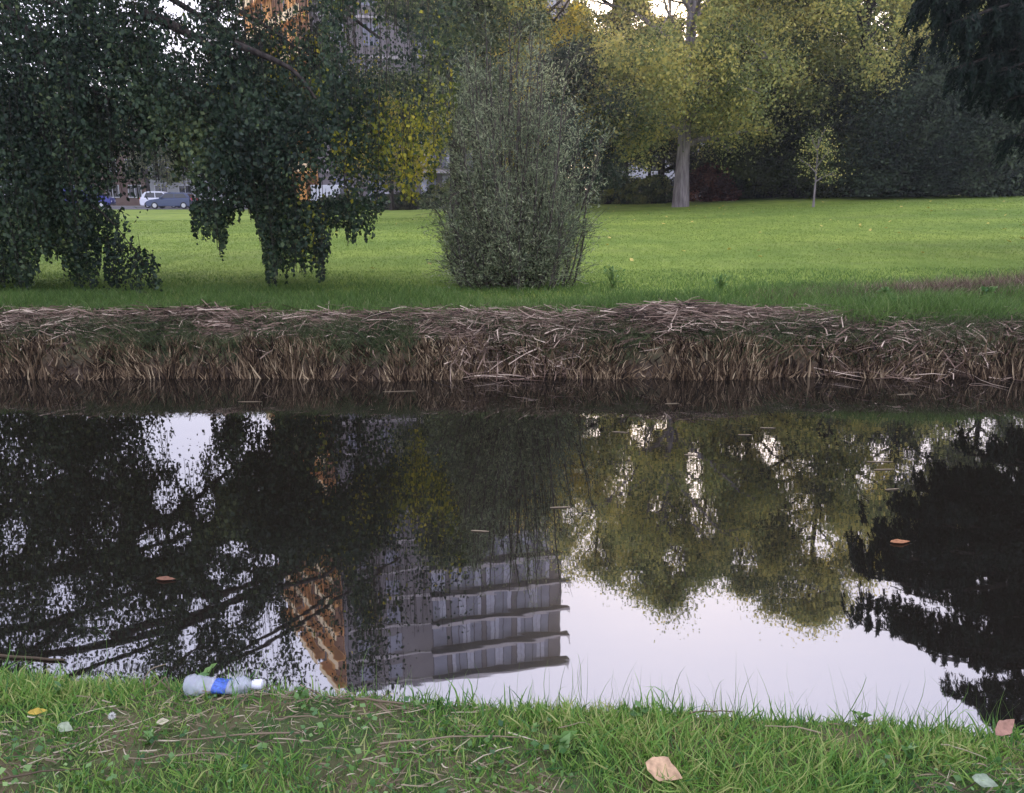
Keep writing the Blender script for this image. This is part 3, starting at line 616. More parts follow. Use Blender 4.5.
# green grass on the bank slope and long grass strip behind the mat
def grass(name, x, y, h, wd, mat, tintc, label, lean=.25, zfun=ground_z, segs=2, kind='stuff', cat='grass', tsd=.16):
    n = len(x); z = zfun(x, y); base = np.stack([x, y, z - .01], 1)
    tip = base + np.stack([rng.normal(size=n) * lean * h, rng.normal(size=n) * lean * h, h], 1)
    V, F = blades(base, tip, wd, rng.normal(size=(n, 3)) * (h * .12)[:, None], segs, 1.6)
    t = np.clip(tintc + rng.normal(size=n) * tsd, .02, .98)
    return tag(mesh_np(name, V, F, M[mat], rep(t, segs)), label, cat, kind=kind)
n = 60000; x = rng.uniform(-9.5, 9.5, n); y = 8.98 + rng.random(n) * .55 + bank_shift(x); k = (sn(x * 1.5, 6) + sn2(x * 2, y * 7, 2) + np.interp(x, [3, 4], [0, .5]) + .8 * np.exp(-((x - .9) / .4) ** 2)) > -.25 + .5 * rng.random(n) - .25; y = y - .12 * (rng.random(n) < .3)
x, y = x[k], y[k]; grass('bank_slope_grass', x, y, rng.uniform(.06, .17, len(x)), rng.uniform(.006, .012, len(x)), 'slope', .42 + sn(x * 3) * .1, 'short green growth between stubs and reed mat on the far bank slope', .7)
n = 120000; x, y = wedge(n, 9.2, 14.5, .8, 2.1); k = y > matc(x) + bank_shift(x) + .22 + rng.normal(size=n) * .06; x, y = x[k], y[k]; n = len(x)
hh = rng.uniform(.05, .14, n) * (1 + .5 * sn2(x * 1.7, y * 2)) * np.interp(y, [9.9, 11, 12.4, 14.5], [1.1, 1.0, .45, .3]); right = np.interp(x, [2, 4], [1, 1.5]); hh *= right
grass('long_bank_grass', x, y, np.maximum(hh, .03), rng.uniform(.006, .012, n), 'grass_dk', .45 + .12 * sn2(x * 1.2, y), 'longer dark green grass strip along the far bank top', .45)
n = 230000; x, y = wedge(n, 12.0, 42, .7, 1.25)
grass('lawn_grass', x, y, rng.uniform(.02, .045, n), rng.uniform(.008, .016, n) * (y / 16), 'grass', .5 + .13 * sn2(x * .35, y * .8) + .07 * sn2(x * 2, y * 3), 'short mown bright green lawn grass', .6, segs=1, tsd=.09)
# dry brownish grass on the right
n = 16000; x = rng.uniform(3.2, 9.5, n); y = 10.85 + rng.normal(size=n) * .28 + (x - 3) * .09; keep = rng.random(n) < np.interp(x, [3.2, 5, 9], [.25, .8, 1]); x, y = x[keep], y[keep]
grass('dry_grass', x, y, rng.uniform(.06, .22, len(x)) * np.interp(x, [3, 5, 7, 8], [.5, .9, 1.5, 1.9]), rng.uniform(.004, .009, len(x)), 'straw', .45, 'dry brown grass tuft strip on the right of the far bank', .5)

# weeds on the far bank: each a plant
def weed_plant(name, x, y, z0, n, size, H, label, group, mat='weedleaf', stem=True, elong=2.0, spread=.5):
    root = empty(name, (x, y, z0)); tag(root, label, 'plant', group)
    c, ax, paths = [], [], []
    for k in range(n):
        a = rng.uniform(0, 6.28); r_ = spread * H * rng.random(); h = H * rng.uniform(.3, 1)
        p = np.array([math.cos(a) * r_, math.sin(a) * r_, h]); c.append(p); ax.append([math.cos(a), math.sin(a), .5]); t = np.linspace(0, 1, 4)[:, None]
        q = p * t; q[:, :2] *= t; paths.append((q, .004 * min(1, size * 12)))
    V, F = tubes(paths, 4); mesh_np('stems', V, F, M['grass_dk'], np.full(len(F), .5), root, True)
    c = np.array(c); V, F = leaves(c, rng.uniform(.6, 1.2, n) * size, elong, np.array(ax), .4); mesh_np('leaves', V, F, M[mat], np.clip(rng.normal(size=n) * .2 + .5, .02, .98), root)
for i_, (px, py, Y, nn, s, H, lab) in enumerate([
    (612, 286, 11.6, 70, .05, .38, 'grey-green leafy shoot right of the waterside shrub'), (720, 292, 11.4, 60, .05, .26, 'leafy weed behind the highest part of the reed mat'),
    (882, 302, 10.5, 40, .07, .20, 'broad-leaved green weed at the middle of the right bank grass'), (985, 302, 10.5, 60, .08, .20, 'low clump of broad leaves near the right end of the bank'),
    (895, 318, 10.0, 30, .06, .16, 'small green weed at the edge of the reed mat on the right'), (560, 328, 9.6, 40, .05, .13, 'low weed by the fallen reeds below the shrub')]):
    p = P(px, py + 8, Y); weed_plant('weed', p[0], Y, float(ground_z(p[0], Y)), nn, s, H, lab, 'weeds on the far bank')

# ------------------------------------------------------------------ near bank
def nz(x, y): return near_z(x, y)
def near_xy(n, back=.75, fwd=.10, wx=3.2):
    x = rng.uniform(-wx, wx, n); y = near_edge(x) + fwd - (back + fwd) * rng.random(n); return x, y
x, y = near_xy(120000, 1.0, .12); m_ = sn2(x * 2.3, y * 3.5, 1) + .3 * sn2(x * 6, y * 8, 5) - .1
edge = (y - near_edge(x)); k = rng.random(len(x)) < np.clip(.66 + m_ * .9, .28, 1); x, y, edge, m_ = x[k], y[k], edge[k], m_[k]
grass('near_grass', x, y, rng.uniform(.02, .065, len(x)) * (1 + .6 * m_) * np.interp(edge, [-.2, 0], [1, .6]), rng.uniform(.0025, .0075, len(x)), 'fgrass', .5 + .12 * m_ + np.where(edge > -.15, .1, 0), 'fresh green grass on the near bank in the foreground', .65, nz, 3, tsd=.2)
n = 4200; x = rng.uniform(-3.2, 3.2, n); y = near_edge(x) + .0 + rng.normal(size=n) * .045; tuft = np.clip(sn(x * 5, 3) + .4 * sn(x * 17, 1), -.6, 1)
h = (.025 + .055 * rng.random(n) ** 2) * (1 + .6 * tuft) 
grass('bank_edge_grass', x, y, h, rng.uniform(.003, .0075, n), 'fgrass', .42, 'taller grass blades at the near water edge', .4, nz, 4)
# long single blades standing against the water
n = 420; x = rng.uniform(-2.6, 2.6, n); x = np.where(x < -.4, x * rng.choice([1, -.6], n), x); y = near_edge(x) + .03 + rng.normal(size=n) * .03
grass('grass_stems', x, y, .07 + .15 * rng.random(n) ** 2, rng.uniform(.0014, .003, n), 'grass_dk', .35, 'thin upright grass stems standing against the water', .22, nz, 4)
# dead straw lying in the grass
n = 9000; x, y = near_xy(n, .9, .03); a = rng.normal(size=n) * .7; L = .015 + .09 * rng.random(n) ** 1.8 ; mk = sn2(x * 2.3, y * 3.5, 1) < -.12 + .3 * rng.random(n) ** 2; x, y, a, L = x[mk], y[mk], a[mk], L[mk]; n = len(x)
c = np.stack([x, y, nz(x, y) + rng.uniform(.004, .026, n)], 1); d = np.stack([np.cos(a), np.sin(a), rng.normal(size=n) * .12], 1)
V, F = blades(c - d * L[:, None] / 2, c + d * L[:, None] / 2, rng.uniform(.001, .0042, n), rng.normal(size=(n, 3)) * .0022, 3, 6, face=np.array([0, -.6, 1]))
tag(mesh_np('straw_litter', V, F, M['straw_f'], rep(np.clip(rng.normal(size=n) * .22 + .45, .02, .98), 3)), 'short bits of dead straw scattered in the near grass', 'straw', kind='stuff')
# low clover and leafy ground cover in front
n = 9000; x, y = near_xy(n, 1.0, 0); k = (sn2(x * 3, y * 4, 9) + np.interp(y - near_edge(x), [-.6, -.1], [.5, -.5])) > rng.normal(size=n) * .3; x, y = x[k], y[k]; n = len(x)
c = np.stack([x, y, nz(x, y) + rng.uniform(.008, .04, n)], 1); V, F = leaves(c, rng.uniform(.010, .026, n), 1.25, np.array([0, 0, .0]) + np.stack([np.cos(x * 99), np.sin(y * 99), .2 + 0 * x], 1), .35)
tag(mesh_np('ground_cover', V, F, M['weedleaf'], np.clip(rng.normal(size=n) * .2 + .45, .02, .98)), 'low blue-green clover and leafy cover in the near grass', 'ground cover', kind='stuff')

# broad weeds in the near grass
for (px, py, nn, s, H, lab) in [(205, 684, 7, .035, .075, 'upright light green weed right behind the crushed bottle'), (60, 700, 9, .03, .05, 'leafy weed at the left edge of the near bank'),
                                (560, 752, 9, .06, .05, 'low broad-leaved weed at the middle of the near bank'), (862, 708, 16, .03, .05, 'feathery dark weed at the near water edge on the right'),
                                (150, 745, 12, .035, .04, 'rosette weed in the left foreground'), (640, 715, 8, .03, .05, 'small weed at the near water edge right of centre'),
                                (910, 760, 10, .045, .045, 'broad-leaved weed in the right foreground'), (300, 700, 8, .03, .05, 'weed just right of the crushed bottle')]:
    p = PZ(px, py, NZ); weed_plant('weed', p[0], p[1], float(nz(p[0], p[1])) + .002, nn, s, H, lab, 'weeds in the near grass')

# longer straws and reed stalks in the near grass
ST = [(380, 752, 520, 745, 'long pale straw lying across the middle foreground', .006, .5), (300, 742, 180, 748, 'pale bent reed stalk left of centre in the foreground', .006, .45), (0, 790, 85, 776, 'dark reed stalk in the bottom left corner', .006, .2),
      (90, 752, 128, 732, 'short yellow straw pointing up in the left foreground', .004, .6), (350, 702, 405, 708, 'thick flat straw at the bank edge below the building mirror image', .009, .4), (470, 772, 512, 756, 'bright thin straw right of the long pale straw', .004, .8),
      (690, 716, 735, 713, 'reddish stalk lying on the near water edge', .005, .3), (820, 742, 765, 735, 'straw stalk in the right foreground', .005, .6), (940, 752, 985, 765, 'pale stalk near the right edge foreground', .004, .7),
      (275, 728, 318, 726, 'short grey stalk right below the bottle cap', .006, .45), (130, 765, 230, 762, 'thin straw under the clover in the left foreground', .004, .5), (558, 735, 590, 731, 'short straw in the centre foreground', .004, .6)]
for (a, b_, c_, d_, lab, wd, tn) in ST:
    p0 = PZ(a, b_, NZ); p1 = PZ(c_, d_, NZ); mid = np.linspace(0, 1, 7)[:, None]; p = p0 + (p1 - p0) * mid; p[:, 2] = nz(p[:, 0], p[:, 1]) + .028 + np.sin(mid[:, 0] * 3) * .006; p += rng.normal(size=p.shape) * .0018
    V, F = tubes([(p, wd / 2 * np.linspace(1, .6, 7))], 6); tag(mesh_np('reed_stalk', V, F, M['straw_f'], np.full(len(F), tn), smooth=True), lab, 'stalk', 'stalks lying in the near grass')
# bent arching stalks beside the bottle
for (pts, lab) in [([(146, 694), (143, 680), (152, 668), (166, 664)], 'arched dry stalk left of the bottle'), ([(150, 693), (160, 680), (172, 692)], 'bent straw tepee beside the bottle'), ([(145, 690), (158, 684), (166, 676), (170, 690)], 'folded dry blade beside the bottle')]:
    p = np.array([P(a, b_, 2.22) for a, b_ in pts]); t = np.linspace(0, len(p) - 1, 12); p = np.stack([np.interp(t, range(len(p)), p[:, q]) for q in range(3)], 1)
    V, F = tubes([(p, np.linspace(.003, .0015, 12))], 5); tag(mesh_np('reed_stalk', V, F, M['straw_f'], np.full(len(F), .5), smooth=True), lab, 'stalk', 'stalks lying in the near grass')

# single leaves
def leaf_thing(pos, size, rot, col, label, group=None, curl=.25, name='fallen_leaf', asp=.6, tilt=(0, 0)):
    n = 9; V = []; 
    for i_ in range(n):
        u = i_ / (n - 1); w_ = math.sin(math.pi * min(1, u ** .8 * .98 + .01)) ** 1.1 * asp * .5 * (1 + .12 * math.sin(i_ * 2.1))
        for v in (-1, -.5, 0, .5, 1): V.append(((u - .5) * size, v * w_ * size, (abs(v) ** 1.5 * curl * w_ + curl * .5 * (u - .5) ** 2) * size + .001))
    F = [(i_ * 5 + j_, i_ * 5 + j_ + 1, (i_ + 1) * 5 + j_ + 1, (i_ + 1) * 5 + j_) for i_ in range(n - 1) for j_ in range(4)]
    o = mesh_np(name, V, F, plain('leaf_' + label[:12], col, .7, .2, var=.3, scale=60), smooth=True); o.location = [float(q) for q in pos]; o.rotation_euler = (tilt[0], tilt[1], rot)
    s = o.modifiers.new('thick', 'SOLIDIFY'); s.thickness = .0008
    st = MB(); return tag(o, label, 'leaf', group)
def onw(px, py, z=.004): p = PZ(px, py, 0); p[2] = z; return p
leaf_thing(onw(900, 543), .125, .1, (.33, .15, .07), 'orange-brown leaf floating in the dark mirror image of the conifer', 'leaves floating on the water', asp=.45)
leaf_thing(onw(166, 580), .11, -.1, (.20, .10, .06), 'brown leaf floating on the left part of the water', 'leaves floating on the water', asp=.4)
pn = PZ(664, 771, NZ + .05); leaf_thing(pn, .10, -.5, (.50, .33, .20), 'large tan fallen leaf in the centre right foreground', 'leaves fallen in the near grass', .35, asp=.62, tilt=(.55, .1))
pn = PZ(66, 728, NZ + .03); leaf_thing(pn, .06, -.4, (.26, .30, .20), 'pale green fallen leaf in the left foreground', 'leaves fallen in the near grass', .3, asp=.5, tilt=(.5, 0))
pn = PZ(38, 712, NZ + .03); leaf_thing(pn, .055, .2, (.42, .30, .05), 'yellow fallen leaf near the left edge', 'leaves fallen in the near grass', .3, asp=.4, tilt=(.4, 0))
pn = PZ(163, 722, NZ + .03); leaf_thing(pn, .035, .3, (.42, .38, .26), 'small whitish leaf below the bottle', 'leaves fallen in the near grass', .3, tilt=(.4, 0))
pn = PZ(985, 782, NZ + .03); leaf_thing(pn, .06, -.6, (.24, .29, .20), 'pale bluish leaf in the bottom right corner', 'leaves fallen in the near grass', .3, tilt=(.5, 0))
pn = PZ(1004, 728, NZ + .06); leaf_thing(pn, .085, .5, (.30, .17, .12), 'reddish brown curled leaf at the right end of the near bank', 'leaves fallen in the near grass', .5, asp=.45, tilt=(.5, -.25))
# stick and scum flecks on the water
p0, p1 = onw(-40, 655, .006), onw(64, 661, .006); t = np.linspace(0, 1, 9)[:, None]; p = p0 + (p1 - p0) * t + rng.normal(size=(9, 3)) * [.004, .004, .0]
V, F = tubes([(p, np.linspace(.009, .005, 9))], 6); tag(mesh_np('floating_stick', V, F, M['straw_f'], np.full(len(F), .2), smooth=True), 'thin brown stick floating at the left edge of the water', 'stick')
for i_, (px, py, wpx, lab) in enumerate([(745, 435, 14, 'pale reed bit floating right of the canal middle'), (880, 462, 26, 'longest pale reed bit floating on the right'), (884, 470, 20, 'pale reed bit just below the longest floating one'), (892, 490, 14, 'pale reed bit floating nearest to the conifer mirror image'),
        (690, 455, 12, 'pale reed bit floating in the mirrored tree tops'), (672, 404, 14, 'whitish reed bit floating near the far stubs'), (596, 378, 18, 'reed bit floating at the foot of the far stubs left of centre'), (620, 432, 16, 'reed bit floating in the golden mirror image'),
        (768, 428, 16, 'reed bit floating in front of the far right stubs'), (400, 392, 34, 'long reed bit floating under the far bank at left'), (560, 508, 20, 'dull reed bit floating in the middle of the canal'), (905, 395, 16, 'reed bit floating near the stubs on the right'),
        (480, 531, 18, 'reed bit floating in the dark mirrored shrub'), (250, 402, 24, 'reed bit floating below the hanging leaves')]):
    p0, p1 = onw(px - wpx / 2, py, .003), onw(px + wpx / 2, py + rng.uniform(-1, 1), .003); t = np.linspace(0, 1, 5)[:, None]; p = p0 + (p1 - p0) * t
    V, F = tubes([(p, np.array([.004, .008, .007, .008, .003]) * (1 if wpx < 22 else .8))], 5); V[:, 2] = .004 + (V[:, 2] - .003) * .4
    tag(mesh_np('floating_reed', V, F, M['straw_f'], np.full(len(F), .55)), lab, 'reed bit', 'reed bits floating on the water')
# dandelion clock
p = PZ(112, 716, NZ + .03); root = empty('dandelion_clock', (p[0], p[1], nz(p[0], p[1]))); tag(root, 'white round dandelion seed head in the left foreground', 'flower')
H_ = p[2] - root.location[2]
V, F = tubes([(np.array([[0, 0, 0], [.002, 0, H_ / 2], [0, 0, H_]]), .0015)], 5); mesh_np('stem', V, F, M['grass_dk'], np.full(len(F), .5), root)
n = 260; d = unit(rng.normal(size=(n, 3))); V, F = blades(np.array([[0, 0, H_]]) + d * .001, np.array([[0, 0, H_]]) + d * .012, .0014, None, 1, -0.0 + 9)
mesh_np('seed_head', V, F, plain('seed_fluff', (.75, .74, .70)), parent=root)

# bottle ------------------------------------------------------------
def plastic():
    m, nt, out = newmat('clear_crumpled_plastic'); b = principled(nt, (.80, .82, .90), .16, .6); tr = N(nt, 'ShaderNodeBsdfTransparent'); tr.inputs[0].default_value = (.93, .95, 1, 1)
    no = N(nt, 'ShaderNodeTexNoise'); no.inputs['Scale'].default_value = 55; no.inputs['Detail'].default_value = 3; tc = N(nt, 'ShaderNodeTexCoord'); nt.links.new(tc.outputs['Object'], no.inputs['Vector'])
    bu = N(nt, 'ShaderNodeBump'); bu.inputs['Strength'].default_value = .7; bu.inputs['Distance'].default_value = .004; nt.links.new(no.outputs[0], bu.inputs['Height']); nt.links.new(bu.outputs[0], b.inputs['Normal'])
    mx = N(nt, 'ShaderNodeMixShader'); mx.inputs[0].default_value = .33; nt.links.new(tr.outputs[0], mx.inputs[1]); nt.links.new(b.outputs[0], mx.inputs[2]); nt.links.new(mx.outputs[0], out.inputs[0]); return m
pl = plastic()
pa, pb = P(186, 691, 2.20), P(263, 692, 2.20); Lb = float(np.linalg.norm(pb - pa))
broot = empty('plastic_bottle', (pa[0], pa[1], float(nz(pa[0], pa[1])) + .034), math.atan2(pb[1] - pa[1], pb[0] - pa[0])); tag(broot, 'crushed clear plastic bottle with blue label lying on the near bank', 'bottle')
def lathe(name, xs_, ry, rz, zc, mat, n=28, crump=0):
    V = []; r_ = np.random.default_rng(3)
    for i_, x_ in enumerate(xs_):
        for k in range(n):
            a = 2 * math.pi * k / n; f = 1 + crump * (math.sin(3 * a + x_ * 70) * .5 + math.sin(5 * a - x_ * 130) * .35 + math.sin(2 * a + x_ * 240) * .3)
            V.append((x_, ry[i_] * f * math.cos(a), zc[i_] + rz[i_] * f * math.sin(a)))
    F = [(i_ * n + k, i_ * n + (k + 1) % n, (i_ + 1) * n + (k + 1) % n, (i_ + 1) * n + k) for i_ in range(len(xs_) - 1) for k in range(n)]
    me = bpy.data.meshes.new(name); F += [tuple(range(n))[::-1], tuple(range((len(xs_) - 1) * n, len(xs_) * n))]; me.from_pydata(V, [], F); me.materials.append(mat); me.polygons.foreach_set('use_smooth', [True] * len(F)); me.update()
    o = bpy.data.objects.new(name, me); C.objects.link(o); o.parent = broot; return o
kx = np.array([0, .01, .05, .12, .2, .28, .36, .44, .52, .60, .68, .76, .80, .84, .88]) * Lb
kz = np.array([.020, .030, .036, .034, .029, .022, .0155, .0135, .014, .018, .026, .029, .025, .016, .0125]); ky = np.array([.018, .028, .036, .038, .038, .037, .035, .034, .034, .036, .036, .033, .027, .018, .0135])
fx = np.linspace(0, kx[-1], 70); kc = np.interp(kx, [0, Lb * .2, Lb * .45, Lb * .7, Lb], [0, 0, -.004, -.003, .002])
ridge = 1 + .025 * np.sin(fx * 330)
lathe('bottle_body', fx, np.interp(fx, kx, ky) * ridge * .9, np.interp(fx, kx, kz) * ridge * .93, np.interp(fx, kx, kc), pl, crump=.10)
lx = np.linspace(.38 * Lb, .56 * Lb, 20); lathe('label', lx, np.interp(lx, kx, ky) * .96 + .001, np.interp(lx, kx, kz) * 1.0 + .001, np.interp(lx, kx, kc), plain('blue_label', (.05, .12, .45), .35, .5, var=.6, scale=90), crump=.05)
cx = np.array([.875, .88, .99, 1.0]) * Lb; lathe('cap', cx, np.array([.012, .0155, .0155, .013]), np.array([.012, .0155, .0155, .013]), np.full(4, .002), plain('white_cap', (.80, .80, .88), .35, .5, var=.05))

# ------------------------------------------------------------------ cars
glass = plain('car_glass', (.03, .035, .045), .08, .7, var=.05); rubber = plain('tyre_rubber', (.02, .02, .02), .8, .1); rimm = plain('rim_alloy', (.55, .55, .58), .3, .5, .7, .05)
lampw = plain('headlight_lens', (.75, .76, .8), .15, .6, var=.03); lampr = plain('taillight_lens', (.5, .03, .02), .25, .5, var=.05); trim = plain('black_trim', (.03, .03, .03), .5, .3)
def car(x, y, rz, L, Wd, H, paint, label, van=False, group='vehicles parked along the far road'):
    z = .66; root = empty('parked_van' if van else 'parked_car', (x, y, z), rz); tag(root, label, 'van' if van else 'car', group)
    w2 = Wd / 2
    if van: low = [(-L / 2, .35), (L / 2 - .1, .35), (L / 2, .6), (L / 2 - .05, .95), (L / 2 - .75, 1.12), (-L / 2, 1.12)]; cab = [(-L / 2 + .02, 1.1), (L / 2 - .8, 1.1), (L / 2 - 1.35, H - .06), (L / 2 - 1.6, H), (-L / 2 + .12, H), (-L / 2 + .02, H - .08)]
    else: low = [(-L / 2, .35), (-L / 2 + .1, .22), (L / 2 - .15, .22), (L / 2, .38), (L / 2 - .03, .66), (L / 2 - .35, .80), (L / 2 - 1.15, .93), (-L / 2 + .1, .98), (-L / 2, .8)]; cab = [(-L / 2 + .08, .95), (L / 2 - 1.15, .91), (L / 2 - 1.85, H - .07), (L / 2 - 2.2, H), (-L / 2 + .75, H - .02), (-L / 2 + .38, H - .14)]
    b_ = MB(); b_.prism(low, -w2, w2); b_.build('body', paint, root, .07)
    b_ = MB(); b_.prism(cab, -w2 + .12, w2 - .12); b_.build('cabin', paint, root, .06)
    zt, zb_ = cab[2][1] - .05, cab[0][1] + .05
    for s in (-1, 1):
        yy = s * (w2 - .118); a0 = cab[0][0] + .35; a1 = cab[1][0] - .25
        spans = [(a1 - 1.0, a1)] if van else [(a0, (a0 + a1) / 2 - .1), ((a0 + a1) / 2 - .02, a1)]
        for (q0, q1) in spans:
            last = q1 == a1; first = q0 == a0; pr = [(q0, zb_), (q1, zb_), (q1 - (.5 if last else 0), zt), (q0 + (.25 if first and not van else 0), zt)]
            g_ = MB(); g_.prism(pr, yy - .006, yy + .006); g_.build('side_window', glass, root)
    for (i0, i1, nm) in ((1, 2, 'windscreen'), (5, 0, 'rear_window')):
        (xa, za), (xb, zb2) = cab[i0], cab[i1]; nx_, nz_ = (zb2 - za), -(xb - xa); l = math.hypot(nx_, nz_); nx_, nz_ = nx_ / l * .008, nz_ / l * .008
        if nm == 'windscreen': nx_, nz_ = abs(nx_), abs(nz_)
        else: nx_ = -abs(nx_)
        f = .12; q = [(xa + (xb - xa) * f + nx_, za + (zb2 - za) * f + nz_), (xa + (xb - xa) * (1 - f) + nx_, za + (zb2 - za) * (1 - f) + nz_)]; g_ = MB(); ws = w2 - .24
        g_.poly([(q[0][0], -ws, q[0][1]), (q[0][0], ws, q[0][1]), (q[1][0], ws, q[1][1]), (q[1][0], -ws, q[1][1])], [(0, 1, 2, 3)]); g_.build(nm, glass, root)
    for sx in (-L / 2 + .75, L / 2 - .85):
        for s in (-1, 1):
            t_ = MB(); t_.cyl((sx, s * (w2 - .09), .31), .31, .2, n=24); w_ = t_.build('wheel', rubber, root, .02); r2 = MB(); r2.cyl((sx, s * (w2 + .004), .31), .2, .03, n=20); r2.build('rim', rimm, w_, .01)
    for s in (-1, 1):
        h_ = MB(); h_.box(L / 2 - .16, L / 2 - .012 + .02, s * (w2 - .32) - .16, s * (w2 - .32) + .16, .6, .74); h_.build('headlight', lampw, root, .03)
        h_ = MB(); h_.box(-L / 2 - .015, -L / 2 + .12, s * (w2 - .2) - .12, s * (w2 - .2) + .12, .72, .98); h_.build('tail_light', lampr, root, .02)
        h_ = MB(); h_.box(L / 2 - 1.55, L / 2 - 1.38, s * (w2 + .07) - .08, s * (w2 + .07) + .08, .92, 1.05); h_.build('mirror', paint, root, .03)
    h_ = MB(); h_.box(L / 2 - .08, L / 2 + .03, -w2 + .05, w2 - .05, .28, .42); h_.build('front_bumper', trim, root, .03)
    h_ = MB(); h_.box(-L / 2 - .03, -L / 2 + .08, -w2 + .05, w2 - .05, .3, .46); h_.build('rear_bumper', trim, root, .03)
blu = plain('slate_blue_paint', (.06, .08, .16), .2, .6, .3, .03); wht = plain('white_paint', (.75, .76, .82), .25, .5, 0, .03); dblu = plain('deep_blue_paint', (.04, .05, .26), .25, .5, .2, .03); grey = plain('silver_paint', (.42, .43, .47), .25, .5, .4, .03)
car(px_x(172, 77.6), 77.6, math.pi, 4.3, 1.75, 1.5, blu, 'blue-grey hatchback parked at the lawn edge, facing left')
car(px_x(163, 82), 82.2, .06, 4.1, 1.75, 1.6, wht, 'white car behind the blue-grey hatchback, tail to the left')
car(px_x(88, 80), 80.0, .2, 4.6, 1.9, 2.1, dblu, 'deep blue van half hidden by the hanging leaves on the left', van=True)
car(px_x(338, 81), 81, 0, 5.0, 1.95, 2.2, wht, 'white van glimpsed through the hanging leaves', van=True)
car(px_x(376, 79), 78.8, math.pi, 4.3, 1.75, 1.5, grey, 'silver car right of the white van')
car(px_x(680, 80), 80, 0, 4.3, 1.8, 1.9, wht, 'white car behind the poplar trunk')
car(px_x(232, 80), 79.5, math.pi, 4.2, 1.75, 1.5, wht, 'white car behind the lowest leaf curtain, right of the hatchback')

# road sign: round red one seen right of the shrub
root = empty('road_sign', (px_x(582, 62), 62, float(ground_z(px_x(582, 62), 62)))); tag(root, 'small red and white round road sign right of the waterside shrub', 'sign')
zc = P(582, 152, 62)[2] - root.location[2]
b_ = MB(); b_.cyl((0, 0, zc / 2), .04, zc, 'z', 12); b_.build('post', grey, root); b_ = MB(); b_.cyl((0, -.07, zc), .52, .03, 'y', 32); b_.build('sign_plate', plain('sign_red', (.65, .05, .04), .4), root)
b_ = MB(); b_.cyl((0, -.09, zc), .30, .02, 'y', 28); b_.build('sign_centre', wht, root)

